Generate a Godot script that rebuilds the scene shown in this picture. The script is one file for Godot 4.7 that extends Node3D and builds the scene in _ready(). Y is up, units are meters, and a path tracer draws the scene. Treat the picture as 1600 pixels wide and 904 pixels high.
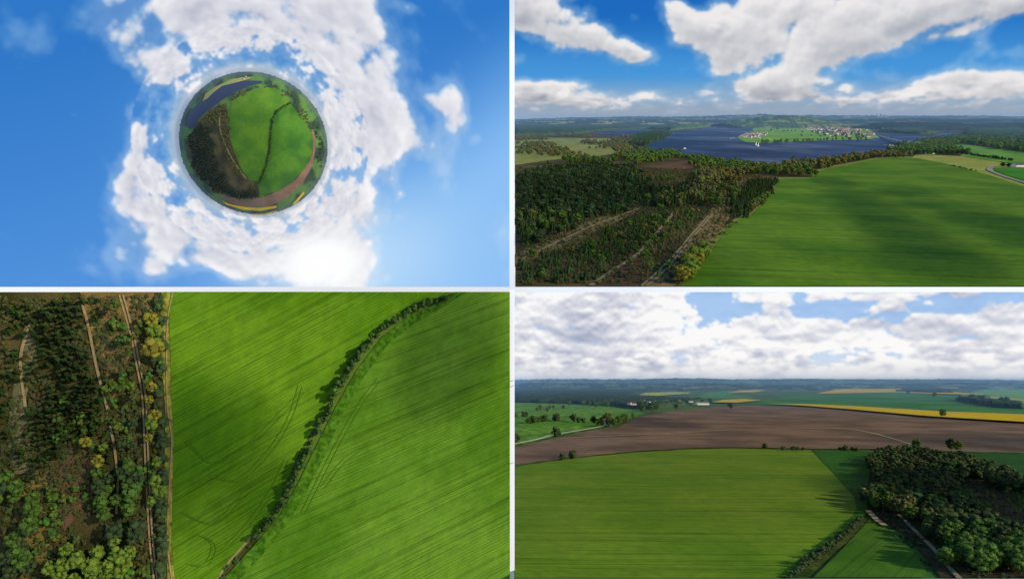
extends Node3D
# Four aerial views of the same countryside side by side: a little globe of it afloat in the sky, the lake shore, the crop fields seen from straight above, and the plough land towards the hills.
# Each land has its own frame (x right, y up from its ground, z towards the viewer), in metres.

const EYE := Vector3(0, 100, 0)
var tilt := deg_to_rad(7.407)
var TR: Transform3D      # the lake land, a broad slope rising away from the viewer
var BR: Transform3D      # the plough land, level
var BL: Transform3D      # the crop fields, a steep face turned to the viewer
var TL: Transform3D      # the globe
const GLOBE_R := 60.0
const GLOBE_D := 10.95    # viewing distance in radii

var names := {}
var rng := RandomNumberGenerator.new()
var fine := FastNoiseLite.new()
var M := {}
var sphere_v: PackedVector3Array
var sphere_i: PackedInt32Array

# ---------------------------------------------------------------- helpers
func P(a: Array) -> PackedVector2Array:
	var r := PackedVector2Array()
	for i in range(0, a.size() - 1, 2): r.append(Vector2(a[i], a[i + 1]))
	return r

func numbered(called: String) -> String:
	var n: int = names.get(called, 0)
	names[called] = n + 1
	return called if n == 0 else "%s_%03d" % [called, n]

func tag(o: Node, label: String, category := "", group := "", kind := "") -> Node:
	o.set_meta("label", label)
	if category: o.set_meta("category", category)
	if group: o.set_meta("group", group)
	if kind: o.set_meta("kind", kind)
	return o

func lin(r: float, g: float, b: float) -> Color:
	return Color(r / 255.0, g / 255.0, b / 255.0).srgb_to_linear()

func matte(tint := Color.WHITE, rough := 0.95, vertex := true) -> StandardMaterial3D:
	var m := StandardMaterial3D.new()
	m.albedo_color = tint.linear_to_srgb()
	m.roughness = rough
	m.metallic_specular = 0.2
	m.vertex_color_use_as_albedo = vertex
	return m

func mesh_node(called: String, mesh: Mesh, mat: Material, parent: Node, at := Transform3D.IDENTITY) -> MeshInstance3D:
	var o := MeshInstance3D.new()
	o.name = called
	o.mesh = mesh
	if mat: o.material_override = mat
	o.transform = at
	parent.add_child(o, true)
	return o

func top(called: String, at := Transform3D.IDENTITY) -> Node3D:
	var o := Node3D.new()
	o.name = numbered(called)
	o.transform = at
	add_child(o, true)
	return o

func copy(o: Node3D, at: Transform3D) -> Node3D:
	var c: Node3D = o.duplicate()
	c.name = numbered(o.get_meta("stem"))
	c.transform = at
	add_child(c, true)
	return c

func box(st: SurfaceTool, lo: Vector3, hi: Vector3, col := Color.WHITE, xf := Transform3D.IDENTITY) -> void:
	var c := []
	for k in 8: c.append(xf * Vector3(hi.x if k & 1 else lo.x, hi.y if k & 2 else lo.y, hi.z if k & 4 else lo.z))
	for q in [[0, 1, 3, 2], [5, 4, 6, 7], [4, 0, 2, 6], [1, 5, 7, 3], [2, 3, 7, 6], [4, 5, 1, 0]]:
		for k in [0, 2, 1, 0, 3, 2]:
			st.set_color(col)
			st.add_vertex(c[q[k]])

func begin(smooth := -1) -> SurfaceTool:
	var st := SurfaceTool.new()
	st.begin(Mesh.PRIMITIVE_TRIANGLES)
	st.set_smooth_group(smooth)
	st.set_color(Color.WHITE)
	return st

func done(st: SurfaceTool) -> ArrayMesh:
	st.generate_normals()
	return st.commit()

func hash2(i: int, j: int) -> float:
	var n := (i * 374761393 + j * 668265263) & 0x7fffffff
	n = ((n ^ (n >> 13)) * 1274126177) & 0x7fffffff
	return float((n ^ (n >> 16)) & 0xffff) / 65535.0

# a tapered tube along points [x, y, z, radius]
func tube(st: SurfaceTool, pts: Array, sides := 6, col := Color.WHITE) -> void:
	var rings := []
	for k in pts.size():
		var a: Vector3 = pts[k][0]
		var d: Vector3 = (pts[mini(k + 1, pts.size() - 1)][0] - pts[maxi(k - 1, 0)][0]).normalized()
		var s := d.cross(Vector3(0.31, 0.1, 0.94)).normalized()
		var t := s.cross(d)
		var ring := []
		for j in sides: ring.append(a + (s * cos(TAU * j / sides) + t * sin(TAU * j / sides)) * pts[k][1])
		rings.append(ring)
	for k in rings.size() - 1:
		for j in sides:
			var n := (j + 1) % sides
			for v in [rings[k][j], rings[k + 1][j], rings[k + 1][n], rings[k][j], rings[k + 1][n], rings[k][n]]:
				st.set_color(col)
				st.add_vertex(v)

# ---------------------------------------------------------------- ground sheets
# persp: cells keep the same share of their distance; else square cells of «cell» metres
func warp(p: Vector2, persp: bool) -> Vector2:
	return Vector2(p.x / -p.y, log(-p.y)) if persp else p

func unwarp(q: Vector2, persp: bool) -> Vector2:
	if not persp: return q
	var z := exp(q.y)
	return Vector2(q.x * z, -z)

func sheet(poly: PackedVector2Array, y: float, cell: float, persp: bool, a: Color, b: Color, freq := 0.01, turn := 0.0, bump := 0.0, mid := 0.5, hard := 1.6, globe := false) -> ArrayMesh:
	var w := PackedVector2Array()
	for k in poly.size():
		var p := poly[k]
		var q := poly[(k + 1) % poly.size()]
		var n := clampi(int(ceil(warp(p, persp).distance_to(warp(q, persp)) / (cell * 2.0))), 1, 40)
		for j in n: w.append(warp(p.lerp(q, float(j) / n), persp))
	if Geometry2D.is_polygon_clockwise(w): w.reverse()
	var lo := w[0]
	var hi := w[0]
	for q in w:
		lo = lo.min(q)
		hi = hi.max(q)
	var i0 := int(floor(lo.x / cell))
	var i1 := int(ceil(hi.x / cell))
	var j0 := int(floor(lo.y / cell))
	var j1 := int(ceil(hi.y / cell))
	var nx := i1 - i0 + 1
	var inside := PackedByteArray()
	inside.resize(nx * (j1 - j0 + 1))
	for j in j1 - j0 + 1:
		for i in nx:
			inside[j * nx + i] = 1 if Geometry2D.is_point_in_polygon(Vector2((i + i0) * cell, (j + j0) * cell), w) else 0
	# cells that an edge of the outline passes through
	var crossed := {}
	for k in w.size():
		var p := w[k] / cell
		var q := w[(k + 1) % w.size()] / cell
		var n := int(ceil(p.distance_to(q) * 4.0)) + 1
		for t in n + 1:
			var c := p.lerp(q, float(t) / n)
			for e in [Vector2(1e-4, 1e-4), Vector2(-1e-4, -1e-4)]: crossed[Vector2i((c + e).floor())] = true
	var st := begin(0)
	var seen := {}
	var idx := []
	var count := 0
	for j in j1 - j0:
		for i in nx - 1:
			var s := inside[j * nx + i] + inside[j * nx + i + 1] + inside[(j + 1) * nx + i] + inside[(j + 1) * nx + i + 1]
			var cut: bool = crossed.has(Vector2i(i + i0, j + j0))
			if s == 0 and not cut: continue
			var x := (i + i0) * cell
			var z := (j + j0) * cell
			var quad := PackedVector2Array([Vector2(x, z), Vector2(x + cell, z), Vector2(x + cell, z + cell), Vector2(x, z + cell)])
			var parts: Array = [quad] if s == 4 and not cut else Geometry2D.intersect_polygons(quad, w)
			for part: PackedVector2Array in parts:
				var tri := Geometry2D.triangulate_polygon(part)
				for t in range(0, tri.size(), 3):
					var ids := [tri[t], tri[t + 1], tri[t + 2]]
					var g := []
					for id in ids: g.append(unwarp(part[id], persp))
					if (g[1] - g[0]).cross(g[2] - g[0]) < 0.0: ids = [ids[0], ids[2], ids[1]]
					for id in ids:
						var q: Vector2 = part[id]
						var key := Vector2i((q / cell * 512.0).round())
						if not seen.has(key):
							seen[key] = count
							count += 1
							var p := unwarp(q, persp)
							var n := clampf((fine.get_noise_2d(p.x * freq, p.y * freq) - mid + 0.5) * hard + 0.5, 0.0, 1.0)
							var speck := 0.88 + 0.24 * hash2(key.x, key.y)
							st.set_color(Color(lerpf(a.r, b.r, n) * speck, lerpf(a.g, b.g, n) * speck, lerpf(a.b, b.b, n) * speck))
							st.set_uv(p.rotated(turn))
							var h := y
							if bump > 0.0 and key.x % 512 == 0 and key.y % 512 == 0: h += bump * (0.25 + 0.75 * hash2(key.x / 512, key.y / 512))
							st.add_vertex(on_globe(p, h) if globe else Vector3(p.x, h, p.y))
						idx.append(seen[key])
	for i in idx: st.add_index(i)
	st.generate_normals()
	return st.commit()

# a point of the globe's face, from its place on the disc (radius 1 at the rim)
func on_globe(p: Vector2, h: float) -> Vector3:
	var q := p.limit_length(0.997)
	var a := q
	var c := 0.0
	for k in 5:
		c = sqrt(maxf(0.0, 1.0 - a.length_squared()))
		a = (q * (GLOBE_D - c) / sqrt(GLOBE_D * GLOBE_D - 1.0)).limit_length(0.995)
	return Vector3(a.x, c, a.y).normalized() * (GLOBE_R + h)

func ground(called: String, label: String, land: Transform3D, mesh: Mesh, mat: Material) -> MeshInstance3D:
	var o := mesh_node(numbered(called), mesh, mat, self, land)
	tag(o, label, "", "", "structure")
	return o

# a strip of ground along a line
func ribbon(line: PackedVector2Array, width: float, y: float, a: Color, b: Color, globe := false) -> ArrayMesh:
	var c := Curve2D.new()
	for k in line.size():
		var d := (line[mini(k + 1, line.size() - 1)] - line[maxi(k - 1, 0)]) / 6.0
		c.add_point(line[k], -d, d)
	var step := c.get_baked_length() / clampf(c.get_baked_length() / (width * 2.0), 12.0, 160.0)
	c.bake_interval = step
	var st := begin(0)
	var n := int(c.get_baked_length() / step)
	for k in n + 1:
		var p := c.sample_baked(k * step)
		var d := (c.sample_baked(minf((k + 0.5) * step, c.get_baked_length())) - c.sample_baked(maxf((k - 0.5) * step, 0))).normalized()
		for s in [-1.0, 1.0]:
			var e: Vector2 = p + Vector2(-d.y, d.x) * s * width * (0.47 + 0.06 * hash2(k, int(s) + 7))
			st.set_color(a.lerp(b, hash2(k, int(s) + 3)))
			st.set_uv(e)
			st.add_vertex(on_globe(e, y) if globe else Vector3(e.x, y, e.y))
	for k in n:
		for v in [0, 1, 3, 0, 3, 2]: st.add_index(k * 2 + v)
	st.generate_normals()
	return st.commit()

# a long hill: its outline [x, height], the distance of its ridge, its depth; woods (a) and fields (b) in patches
func hill(outline: PackedVector2Array, z: float, depth: float, a: Color, b: Color, freq: float, share: float, bump: float) -> ArrayMesh:
	var st := begin(0)
	var x0 := outline[0].x
	var x1 := outline[outline.size() - 1].x
	var n := 240
	var rows := 22
	for j in rows + 1:
		var t := float(j) / rows * 2.0 - 1.0
		for i in n + 1:
			var x := lerpf(x0, x1, float(i) / n)
			var k := 0
			while k < outline.size() - 2 and outline[k + 1].x < x: k += 1
			var s := smoothstep(outline[k].x, outline[k + 1].x, x)
			var h := lerpf(outline[k].y, outline[k + 1].y, s)
			var zz := z - t * depth
			var p := fine.get_noise_2d(x * freq, zz * freq * 2.5)
			var wood := p < share
			h *= cos(t * PI / 2.0) * (1.0 + 0.16 * fine.get_noise_2d(x * 0.012 + 90.0, zz * 0.01))
			if wood: h += bump * hash2(i, j)
			var f := 0.75 + 0.5 * hash2(i + 31, j)
			st.set_color((a if wood else b.lerp(Color(b.g * 0.9, b.g * 0.85, b.b), clampf(fine.get_noise_2d(x * freq * 0.5 + 500.0, zz * freq) * 2.0 + 0.3, 0, 1))) * f)
			st.set_uv(Vector2(x, zz))
			st.add_vertex(Vector3(x, h - 1.0, zz))
	for j in rows:
		for i in n:
			var v := j * (n + 1) + i
			for w in [v, v + n + 1, v + n + 2, v, v + n + 2, v + 1]: st.add_index(w)
	st.generate_normals()
	return st.commit()

# ---------------------------------------------------------------- plants
func lump(st: SurfaceTool, c: Vector3, r: Vector3, col: Color, seed: int) -> void:
	var v := []
	for k in sphere_v.size():
		v.append(c + sphere_v[k] * r * (0.6 + 0.8 * hash2(k * 7 + seed, seed)))
	for k in sphere_i:
		st.set_color(col * (0.8 + 0.4 * hash2(k, seed + 5)))
		st.add_vertex(v[k])

func leaves(st: SurfaceTool, c: Vector3, r: Vector3, n: int, size: float, col: Color) -> void:
	for k in n:
		var d := Vector3(rng.randf_range(-1, 1), rng.randf_range(-1, 1), rng.randf_range(-1, 1)).normalized()
		var p := c + d * r * rng.randf_range(0.75, 1.12)
		var s := Vector3(rng.randf_range(-1, 1), rng.randf_range(-1, 1), rng.randf_range(-1, 1)).normalized() * size
		var t := s.cross(d).normalized() * size * 0.8
		var f := col * rng.randf_range(0.6, 1.5)
		for q in [p - s, p + t, p + s]:
			st.set_color(f)
			st.add_vertex(q)

# unit crown: height 1, foot at 0
func broad_crown(n: int, leaf: int, base := 0.22, wide := 0.36, gap := 1.0) -> ArrayMesh:
	var st := begin()
	var mid := (1.0 + base) / 2.0
	for k in n:
		var a := k * 2.399 + rng.randf() * 0.6
		var t := (k + 0.5) / n
		var rr := sqrt(1.0 - pow(2.0 * t - 1.0, 2.0) * 0.9) * rng.randf_range(0.45, 0.8)
		var c := Vector3(cos(a) * wide * rr, lerpf(base + 0.1, 0.88, t), sin(a) * wide * rr)
		var r := rng.randf_range(0.11, 0.19) * gap * (wide / 0.36)
		var col := Color.WHITE * rng.randf_range(0.65, 1.3)
		lump(st, c, Vector3(r, r * 0.8, r), col, rng.randi() % 1000)
		leaves(st, c, Vector3.ONE * r * 1.1, leaf, 0.042, col)
	lump(st, Vector3(0, mid, 0), Vector3(wide * 0.6, (1.0 - base) * 0.3, wide * 0.6) * gap, Color.WHITE * 0.8, rng.randi() % 1000)
	return done(st)

func spruce_crown(tiers: int, wide := 0.2) -> ArrayMesh:
	var st := begin()
	for k in tiers:
		var t := float(k) / tiers
		var y0 := 0.1 + 0.78 * t
		var y1 := minf(1.0, y0 + 0.9 / tiers + 0.12)
		var r := wide * (1.0 - t * 0.86) * rng.randf_range(0.85, 1.15)
		var n := 12
		var col := Color.WHITE * rng.randf_range(0.75, 1.25)
		var ring := []
		for j in n:
			var a := TAU * (j + rng.randf() * 0.5) / n + k
			var q := r * (1.0 if j % 2 else 0.55) * rng.randf_range(0.8, 1.2)
			ring.append(Vector3(cos(a) * q, y0 - (0.05 if j % 2 else 0.0) * rng.randf(), sin(a) * q))
		for j in n:
			var f := col * rng.randf_range(0.75, 1.25)
			for q in [ring[j], Vector3(0, y1, 0), ring[(j + 1) % n]]:
				st.set_color(f)
				st.add_vertex(q)
	return done(st)

func trunk_mesh(r: float, h: float, limbs := 3) -> ArrayMesh:
	var st := begin()
	tube(st, [[Vector3.ZERO, r * 1.3], [Vector3(0, h * 0.3, 0), r], [Vector3(0.01, h * 0.75, 0.005), r * 0.6], [Vector3(0.012, h, 0), r * 0.2]], 5)
	for k in limbs:
		var a := k * 2.4
		var y := h * (0.5 + 0.13 * k)
		tube(st, [[Vector3(0, y, 0), r * 0.5], [Vector3(cos(a) * 0.14, y + 0.14, sin(a) * 0.14), r * 0.25], [Vector3(cos(a) * 0.2, y + 0.26, sin(a) * 0.2), r * 0.08]], 4)
	return done(st)

# a plant of unit height: trunk and crown
func plant(stem: String, crown: Mesh, crown_mat: Material, trunk: Mesh, trunk_mat: Material) -> Node3D:
	var o := Node3D.new()
	o.set_meta("stem", stem)
	if trunk: mesh_node("trunk", trunk, trunk_mat, o)
	mesh_node("crown", crown, crown_mat, o)
	return o

func scatter(poly: PackedVector2Array, gap: float, jitter := 0.42, keep := 1.0, fray := 1.0) -> Array:
	var lo := poly[0]
	var hi := poly[0]
	for q in poly:
		lo = lo.min(q)
		hi = hi.max(q)
	var out := []
	var y := lo.y
	while y < hi.y:
		var x := lo.x
		while x < hi.x:
			var p := Vector2(x + rng.randf_range(-jitter, jitter) * gap, y + rng.randf_range(-jitter, jitter) * gap)
			var e := Vector2(fine.get_noise_2d(p.x / gap * 0.11, p.y / gap * 0.11), fine.get_noise_2d(p.x / gap * 0.11 + 70.0, p.y / gap * 0.11)) * gap * 3.0 * fray
			if Geometry2D.is_point_in_polygon(p + e, poly) and rng.randf() < keep: out.append(p)
			x += gap
		y += gap
	return out

func squeeze(poly: PackedVector2Array, k: float) -> PackedVector2Array:
	var out := PackedVector2Array()
	for p in poly: out.append(Vector2(p.x, p.y / k))
	return out

func along(line: PackedVector2Array, gap: float, spread: float) -> Array:
	var c := Curve2D.new()
	for k in line.size():
		var d := (line[mini(k + 1, line.size() - 1)] - line[maxi(k - 1, 0)]) / 6.0
		c.add_point(line[k], -d, d)
	var out := []
	var t := 0.0
	while t < c.get_baked_length():
		out.append(c.sample_baked(t) + Vector2(rng.randf_range(-1, 1), rng.randf_range(-1, 1)) * spread)
		t += gap * rng.randf_range(0.7, 1.3)
	return out

func stand(p: Vector2, h: float, wide := 1.0, y := 0.0) -> Transform3D:
	var b := Basis(Vector3.UP, rng.randf() * TAU)
	var s := h * rng.randf_range(0.9, 1.1) * wide
	return Transform3D(Basis(b.x * s, b.y * h, b.z * s), Vector3(p.x, y, p.y))

# the nearest «most» spots get a plant each, the others go into one mass
var trodden := {}
func tread(line: PackedVector2Array) -> PackedVector2Array:
	for k in line.size() - 1:
		var n := int(line[k].distance_to(line[k + 1])) + 1
		for t in n:
			var c := Vector2i((line[k].lerp(line[k + 1], float(t) / n) / 2.0).floor())
			trodden[c] = true
	return line

func within(land: Transform3D, p: Vector2, h: float) -> bool:
	if trodden.has(Vector2i((p / 2.0).floor())): return false
	if land == TR: return p.x > 3.0 - 0.004 * p.y and p.y < -421.0
	if land == BL: return p.y > lerpf(-62.5, -79.0, (p.x + 112.0) / 242.0) + 1.0 + 0.26 * h
	return true

func grow(land: Transform3D, spots: Array, most: int, protos: Array, h0: float, h1: float, wide: float, label: String, category: String, group: String, mass := "", mass_label := "", mass_mesh: Array = [], mass_mat: Material = null) -> void:
	if land != BL: spots.sort_custom(func(a, b): return a.y > b.y)
	spots = spots.filter(func(p): return within(land, p, h1))
	var rest := []
	for k in spots.size():
		var at := stand(spots[k], lerpf(h0, h1, rng.randf()), wide)
		if k < most:
			var o := copy(protos[rng.randi() % protos.size()], land * at)
			tag(o, label, category, group)
		else: rest.append(at)
	if rest and mass: mass_of(land, rest, mass, mass_label, mass_mesh, mass_mat)

func mass_of(land: Transform3D, rest: Array, called: String, label: String, meshes: Array, mat: Material) -> void:
	for v in meshes.size():
		var mine := []
		for k in rest.size():
			if k % meshes.size() == v: mine.append(rest[k])
		if not mine: continue
		var mm := MultiMesh.new()
		mm.transform_format = MultiMesh.TRANSFORM_3D
		mm.use_colors = true
		mm.mesh = meshes[v]
		mm.instance_count = mine.size()
		for k in mine.size():
			mm.set_instance_transform(k, mine[k])
			mm.set_instance_color(k, Color(rng.randf_range(0.7, 1.35), rng.randf_range(0.75, 1.25), rng.randf_range(0.7, 1.2)))
		var o := MultiMeshInstance3D.new()
		o.name = numbered(called)
		o.multimesh = mm
		o.material_override = mat
		o.transform = land
		add_child(o, true)
		tag(o, label, "", "", "stuff")

# ---------------------------------------------------------------- sky
var billow := FastNoiseLite.new()
var wisps := FastNoiseLite.new()

func puff(p: Vector3) -> float:
	return (-billow.get_noise_3dv(p) - 0.53) * 3.6 + wisps.get_noise_3dv(p) * 1.7

func cover(blobs: Array, x: float, y: float) -> float:
	var clear := 1.0
	for b in blobs:
		var dx: float = x - b[0]
		var dy: float = y - b[1]
		if b[4] != 0.0:
			var c := cos(deg_to_rad(b[4]))
			var s := sin(deg_to_rad(b[4]))
			var t := dx * c + dy * s
			dy = -dx * s + dy * c
			dx = t
		var q: float = dx * dx / (b[2] * b[2]) + dy * dy / (b[3] * b[3])
		if q < 6.0: clear *= 1.0 - minf(0.96, b[5] * 0.92 * exp(-q * 0.62))
	return 1.0 - clear

func sky_picture() -> Image:
	billow.noise_type = FastNoiseLite.TYPE_CELLULAR
	billow.cellular_return_type = FastNoiseLite.RETURN_DISTANCE
	billow.fractal_type = FastNoiseLite.FRACTAL_FBM
	billow.fractal_octaves = 4
	billow.fractal_gain = 0.5
	billow.frequency = 1.0
	billow.seed = 5
	wisps.noise_type = FastNoiseLite.TYPE_SIMPLEX_SMOOTH
	wisps.fractal_octaves = 6
	wisps.fractal_gain = 0.52
	wisps.frequency = 0.8
	wisps.seed = 11
	# the whole sky, coarse: blue with fair-weather clouds
	var wide := Image.create(512, 256, false, Image.FORMAT_RGB8)
	for j in 256:
		var el := 90.0 - (j + 0.5) * 180.0 / 256.0
		for i in 512:
			var az := deg_to_rad((i + 0.5) * 360.0 / 512.0 - 180.0)
			var d := Vector3(sin(az) * cos(deg_to_rad(el)), sin(deg_to_rad(el)), -cos(az) * cos(deg_to_rad(el)))
			var c := Color8(48, 118, 200).lerp(Color8(190, 205, 222), pow(1.0 - clampf(el / 90.0, 0, 1), 4.0))
			var a := smoothstep(0.2, 1.2, puff(d * Vector3(2.2, 5.0, 2.2)))
			wide.set_pixel(i, j, c.lerp(Color8(222, 222, 226), a * 0.8))
	wide.resize(4096, 2048, Image.INTERPOLATE_CUBIC)
	# the part towards the lands, in full detail
	var per := 4096.0 / 360.0
	var x0 := 2048 - 512
	var y0 := 1024 - 432
	var w := 1024
	var h := 444
	var planet := -TL.basis.y
	var up := TR.basis.y
	var globe_blobs := [[0.01,-1.68,1.21,0.47,0,1.15], [-0.62,-1.8,0.45,0.4,0,1.1], [0.63,-1.75,0.81,0.4,0,1.1], [-1.18,-1.14,0.47,0.23,38,1], [-1.38,-1.02,0.27,0.16,40,0.9], [1.44,-1.17,0.47,0.63,-20,1.05], [1.31,-1.48,0.54,0.45,0,1], [1.58,-0.41,0.56,0.38,-25,1], [1.17,-0.09,0.4,0.67,0,1.05], [2.02,-0.09,0.49,0.22,20,0.92], [1.8,0.09,0.27,0.36,0,0.9], [2.25,-0.23,0.32,0.16,30,0.85], [1.26,0.94,0.27,0.3,0,0.85], [2.83,-0.41,0.23,0.3,-20,0.75], [3.01,-0.68,0.16,0.23,-20,0.7], [3.01,-0.27,0.13,0.14,0,0.62], [2.83,-0.54,0.36,0.09,25,0.6], [-1.5,0.09,0.15,0.47,10,1.05], [-1.56,0.4,0.2,0.38,0,1.1], [-1.43,0.85,0.29,0.3,-40,1.1], [-1.11,1.19,0.56,0.22,-25,1.1], [-0.62,1.32,0.45,0.23,-10,1.05], [0.01,1.58,0.41,0.36,0,1.1], [0.05,1.88,0.36,0.22,0,1], [-0.62,1.61,0.22,0.16,0,0.85], [0.72,1.66,0.63,0.45,0,1.35], [1.08,1.75,0.36,0.32,0,1.3], [0.72,0.94,0.54,0.36,25,0.95], [1.17,0.98,0.36,0.25,0,0.85], [-0.89,-0.81,0.23,0.2,40,0.75], [-1.29,0.27,0.13,0.36,0,0.6], [-1.46,1.67,0.15,0.13,0,0.62], [-2.24,-0.38,0.07,0.05,0,0.5], [1.93,0.54,0.09,0.09,0,0.55], [1.67,0.71,0.08,0.07,0,0.55], [2.34,1.66,0.36,0.11,15,0.42], [2.07,0.76,0.04,0.04,0,0.5], [3.32,-0.09,0.11,0.09,-30,0.42], [2.25,-2,0.27,0.07,10,0.6], [-1.74,-1.44,0.13,0.16,40,0.42]]
	var lake_blobs := [[1.71,7.7,3.12,1.15,-14,1], [3.93,6.68,2.7,0.94,-22,1], [6.63,5.93,2.18,0.72,-24,1], [9.08,4.97,1.34,0.57,-24,0.95], [1.46,8.68,2.6,0.94,0,1], [10.4,4.49,0.62,0.41,0,0.7], [0.25,4.38,1.15,0.47,0,0.7], [0.75,2,2.92,0.57,0,0.95], [3.4,2.28,2.08,0.47,0,0.95], [2.51,1.22,4.69,0.47,0,0.8], [6.51,1.26,3.11,0.36,0,0.7], [10.53,1.63,1.03,0.31,0,0.95], [13.01,7.06,1.73,0.81,-35,0.85], [14.68,6.22,1.72,1.21,-30,1], [17.98,7.24,1.7,1.29,0,1], [16.77,5.62,2.31,1.1,0,1], [16.89,3.92,1.71,0.8,0,1], [18.87,4.46,2.19,1.28,0,1], [12.48,8.13,1.12,0.41,-30,0.6], [17.7,2.18,1.1,0.55,0,0.95], [18.85,1.89,1,0.39,0,0.9], [20.37,2.32,1.68,0.68,0,1], [21.86,7.24,3.24,1.45,0,1], [25.16,6.98,3.85,1.32,4,1], [23.3,5.31,2.63,1.24,10,1], [28.6,7.25,4.22,0.91,8,1], [31.83,7.32,4.11,0.8,6,1], [21.78,3.54,1.96,1.06,14,1], [25.36,5.06,1.44,0.66,10,0.9], [27.98,6.08,3.3,0.6,14,1], [30.3,5.39,1.3,0.4,12,0.9], [33.66,6.42,1.8,0.39,14,0.8], [19.4,3.33,1.19,0.59,10,1], [15.19,1.79,0.71,0.2,0,0.8], [14.59,1.75,0.46,0.18,0,0.7], [15.7,1.18,0.51,0.2,0,0.85], [13.35,1.09,0.92,0.25,0,0.75], [18.91,1.2,1.1,0.25,0,0.75], [21.01,1.5,1.97,0.34,0,0.9], [24.54,1.99,0.58,0.28,0,0.95], [23.16,2.41,0.49,0.19,0,0.75], [24.63,1.11,1.35,0.28,0,0.9], [27.16,1.43,1.33,0.32,0,0.8], [29.6,2.07,1.49,0.41,0,0.95], [31.78,2.35,2.1,0.49,0,1], [33.88,2.46,1.98,0.52,0,1], [32.96,1.55,2.72,0.35,0,0.9], [29.7,1.31,2.79,0.27,0,0.65], [15.16,2.25,0.46,0.15,0,0.6], [31.63,0.75,4.12,0.22,0,0.5], [9.35,4.32,0.46,0.15,0,0.6], [7.52,0.83,2.07,0.26,0,0.5], [10,0.34,8.23,0.26,0,0.42], [27.87,0.39,7.55,0.23,0,0.42], [23.07,1.21,0.39,0.17,0,0.8], [17.11,0.89,0.7,0.17,0,0.7], [34.5,4.08,0.89,0.43,20,0.4]]
	var hill_gaps := [[15.59,6.33,1.72,1,-20,1], [17.01,5.44,1.31,0.7,0,0.9], [22.37,5.99,1.27,1.06,0,0.95], [24.55,5.32,2.41,0.57,-5,1], [27.48,4.82,2.37,0.42,-8,0.95], [30.32,5.14,2.32,0.4,-12,0.95], [32.63,5.45,1.82,0.44,-10,0.9], [35.19,5.64,1.51,0.51,-10,0.9], [23.92,1.65,1.16,0.62,0,1], [28.31,1.72,0.75,0.41,0,0.8], [26.59,2.3,0.86,0.37,20,0.7], [15.23,2.73,1.72,0.65,0,0.62], [13.25,1.95,1.53,0.41,0,0.55], [32.45,2.83,1.64,0.35,15,0.55], [17.41,3.49,0.7,0.5,0,0.6], [4.17,4.27,2.08,0.42,0,0.4], [35.65,2.51,1.32,0.34,0,0.5]]
	# masks, four pixels apart, and then smooth between
	var mask := Image.create(w / 4, h / 4, false, Image.FORMAT_RF)
	for j in h / 4:
		var el := deg_to_rad(90.0 - (y0 + j * 4 + 2.0) / per)
		for i in w / 4:
			var az := deg_to_rad((x0 + i * 4 + 2.0) / per - 180.0)
			var d := Vector3(sin(az) * cos(el), sin(el), -cos(az) * cos(el))
			var m := 0.0
			if az < 0.0:
				var q := TL.basis.inverse() * d
				m = cover(globe_blobs, q.x / -q.y * GLOBE_D, q.z / -q.y * GLOBE_D)
			else:
				var q := TR.basis.inverse() * d
				if q.y > -0.03: m = cover(lake_blobs, rad_to_deg(atan2(q.x, -q.z)), rad_to_deg(asin(q.y)))
				else: m = 1.0 - cover(hill_gaps, rad_to_deg(az), rad_to_deg(el))
			mask.set_pixel(i, j, Color(m, 0, 0))
	mask.resize(w, h, Image.INTERPOLATE_CUBIC)
	var md := mask.get_data().to_float32_array()
	var pic := Image.create(w, h, false, Image.FORMAT_RGB8)
	var inv_g := TL.basis.inverse()
	var inv_t := TR.basis.inverse()
	for j in h:
		var el := deg_to_rad(90.0 - (y0 + j + 0.5) / per)
		for i in w:
			var az := deg_to_rad((x0 + i + 0.5) / per - 180.0)
			var d := Vector3(sin(az) * cos(el), sin(el), -cos(az) * cos(el))
			var m := md[j * w + i]
			var c: Color
			if az < 0.0:
				var q := inv_g * d
				var g := Vector2(q.x, q.z) / -q.y * GLOBE_D
				var r := g.length()
				var th := atan2(g.y, g.x)
				# clear blue, paler towards the sun at lower right and round the globe
				c = Color8(48, 120, 200).lerp(Color8(84, 148, 222), clampf((g.y + 1.6) * 0.3 + g.x * 0.04, 0, 1))
				c = c.lerp(Color8(150, 200, 250), smoothstep(0.5, 3.4, g.x * 0.75 + g.y) * 0.85)
				c = c.lerp(Color8(196, 226, 252), exp(-(pow(g.x - 1.3, 2.0) * 0.5 + pow(g.y - 1.75, 2.0)) * 0.8) * 0.8)
				c = c.lerp(Color8(120, 172, 222), exp(-maxf(r - 1.0, 0.0) * 3.0) * 0.8)
				c = c.lerp(Color8(176, 190, 204), smoothstep(1.22, 1.02, r))
				var f := 2.3
				var lp := log(maxf(r, 0.3))
				var p := Vector3(cos(th) * f, sin(th) * f, lp * f * 1.25)
				# small clouds crowd towards the rim
				var ringed := smoothstep(1.04, 1.12, r) * smoothstep(1.75, 1.3, r)
				m = maxf(m, ringed * (0.42 + 0.26 * smoothstep(-0.9, 0.6, g.y)) * (1.0 - 0.7 * exp(-pow(g.x / 0.6, 4.0)) * smoothstep(0.0, -0.6, g.y) * smoothstep(1.1, 1.25, r)))
				var far := 1.0 - smoothstep(1.2, 1.9, r)
				if far > 0.4: p *= 2.0
				var n := puff(p)
				var k := m + n * 0.32
				var a := maxf(smoothstep(0.42, 0.78, k), 0.28 * smoothstep(0.12, 0.5, k))
				var lit := puff(p + Vector3(cos(th), sin(th), 0) * 0.03 + Vector3(0.0, -0.03, 0.12))
				var s := clampf(0.82 + (n - lit) * 0.3 - 0.34 * smoothstep(0.7, 1.5, k) + 0.1 * n, 0, 1)
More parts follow.
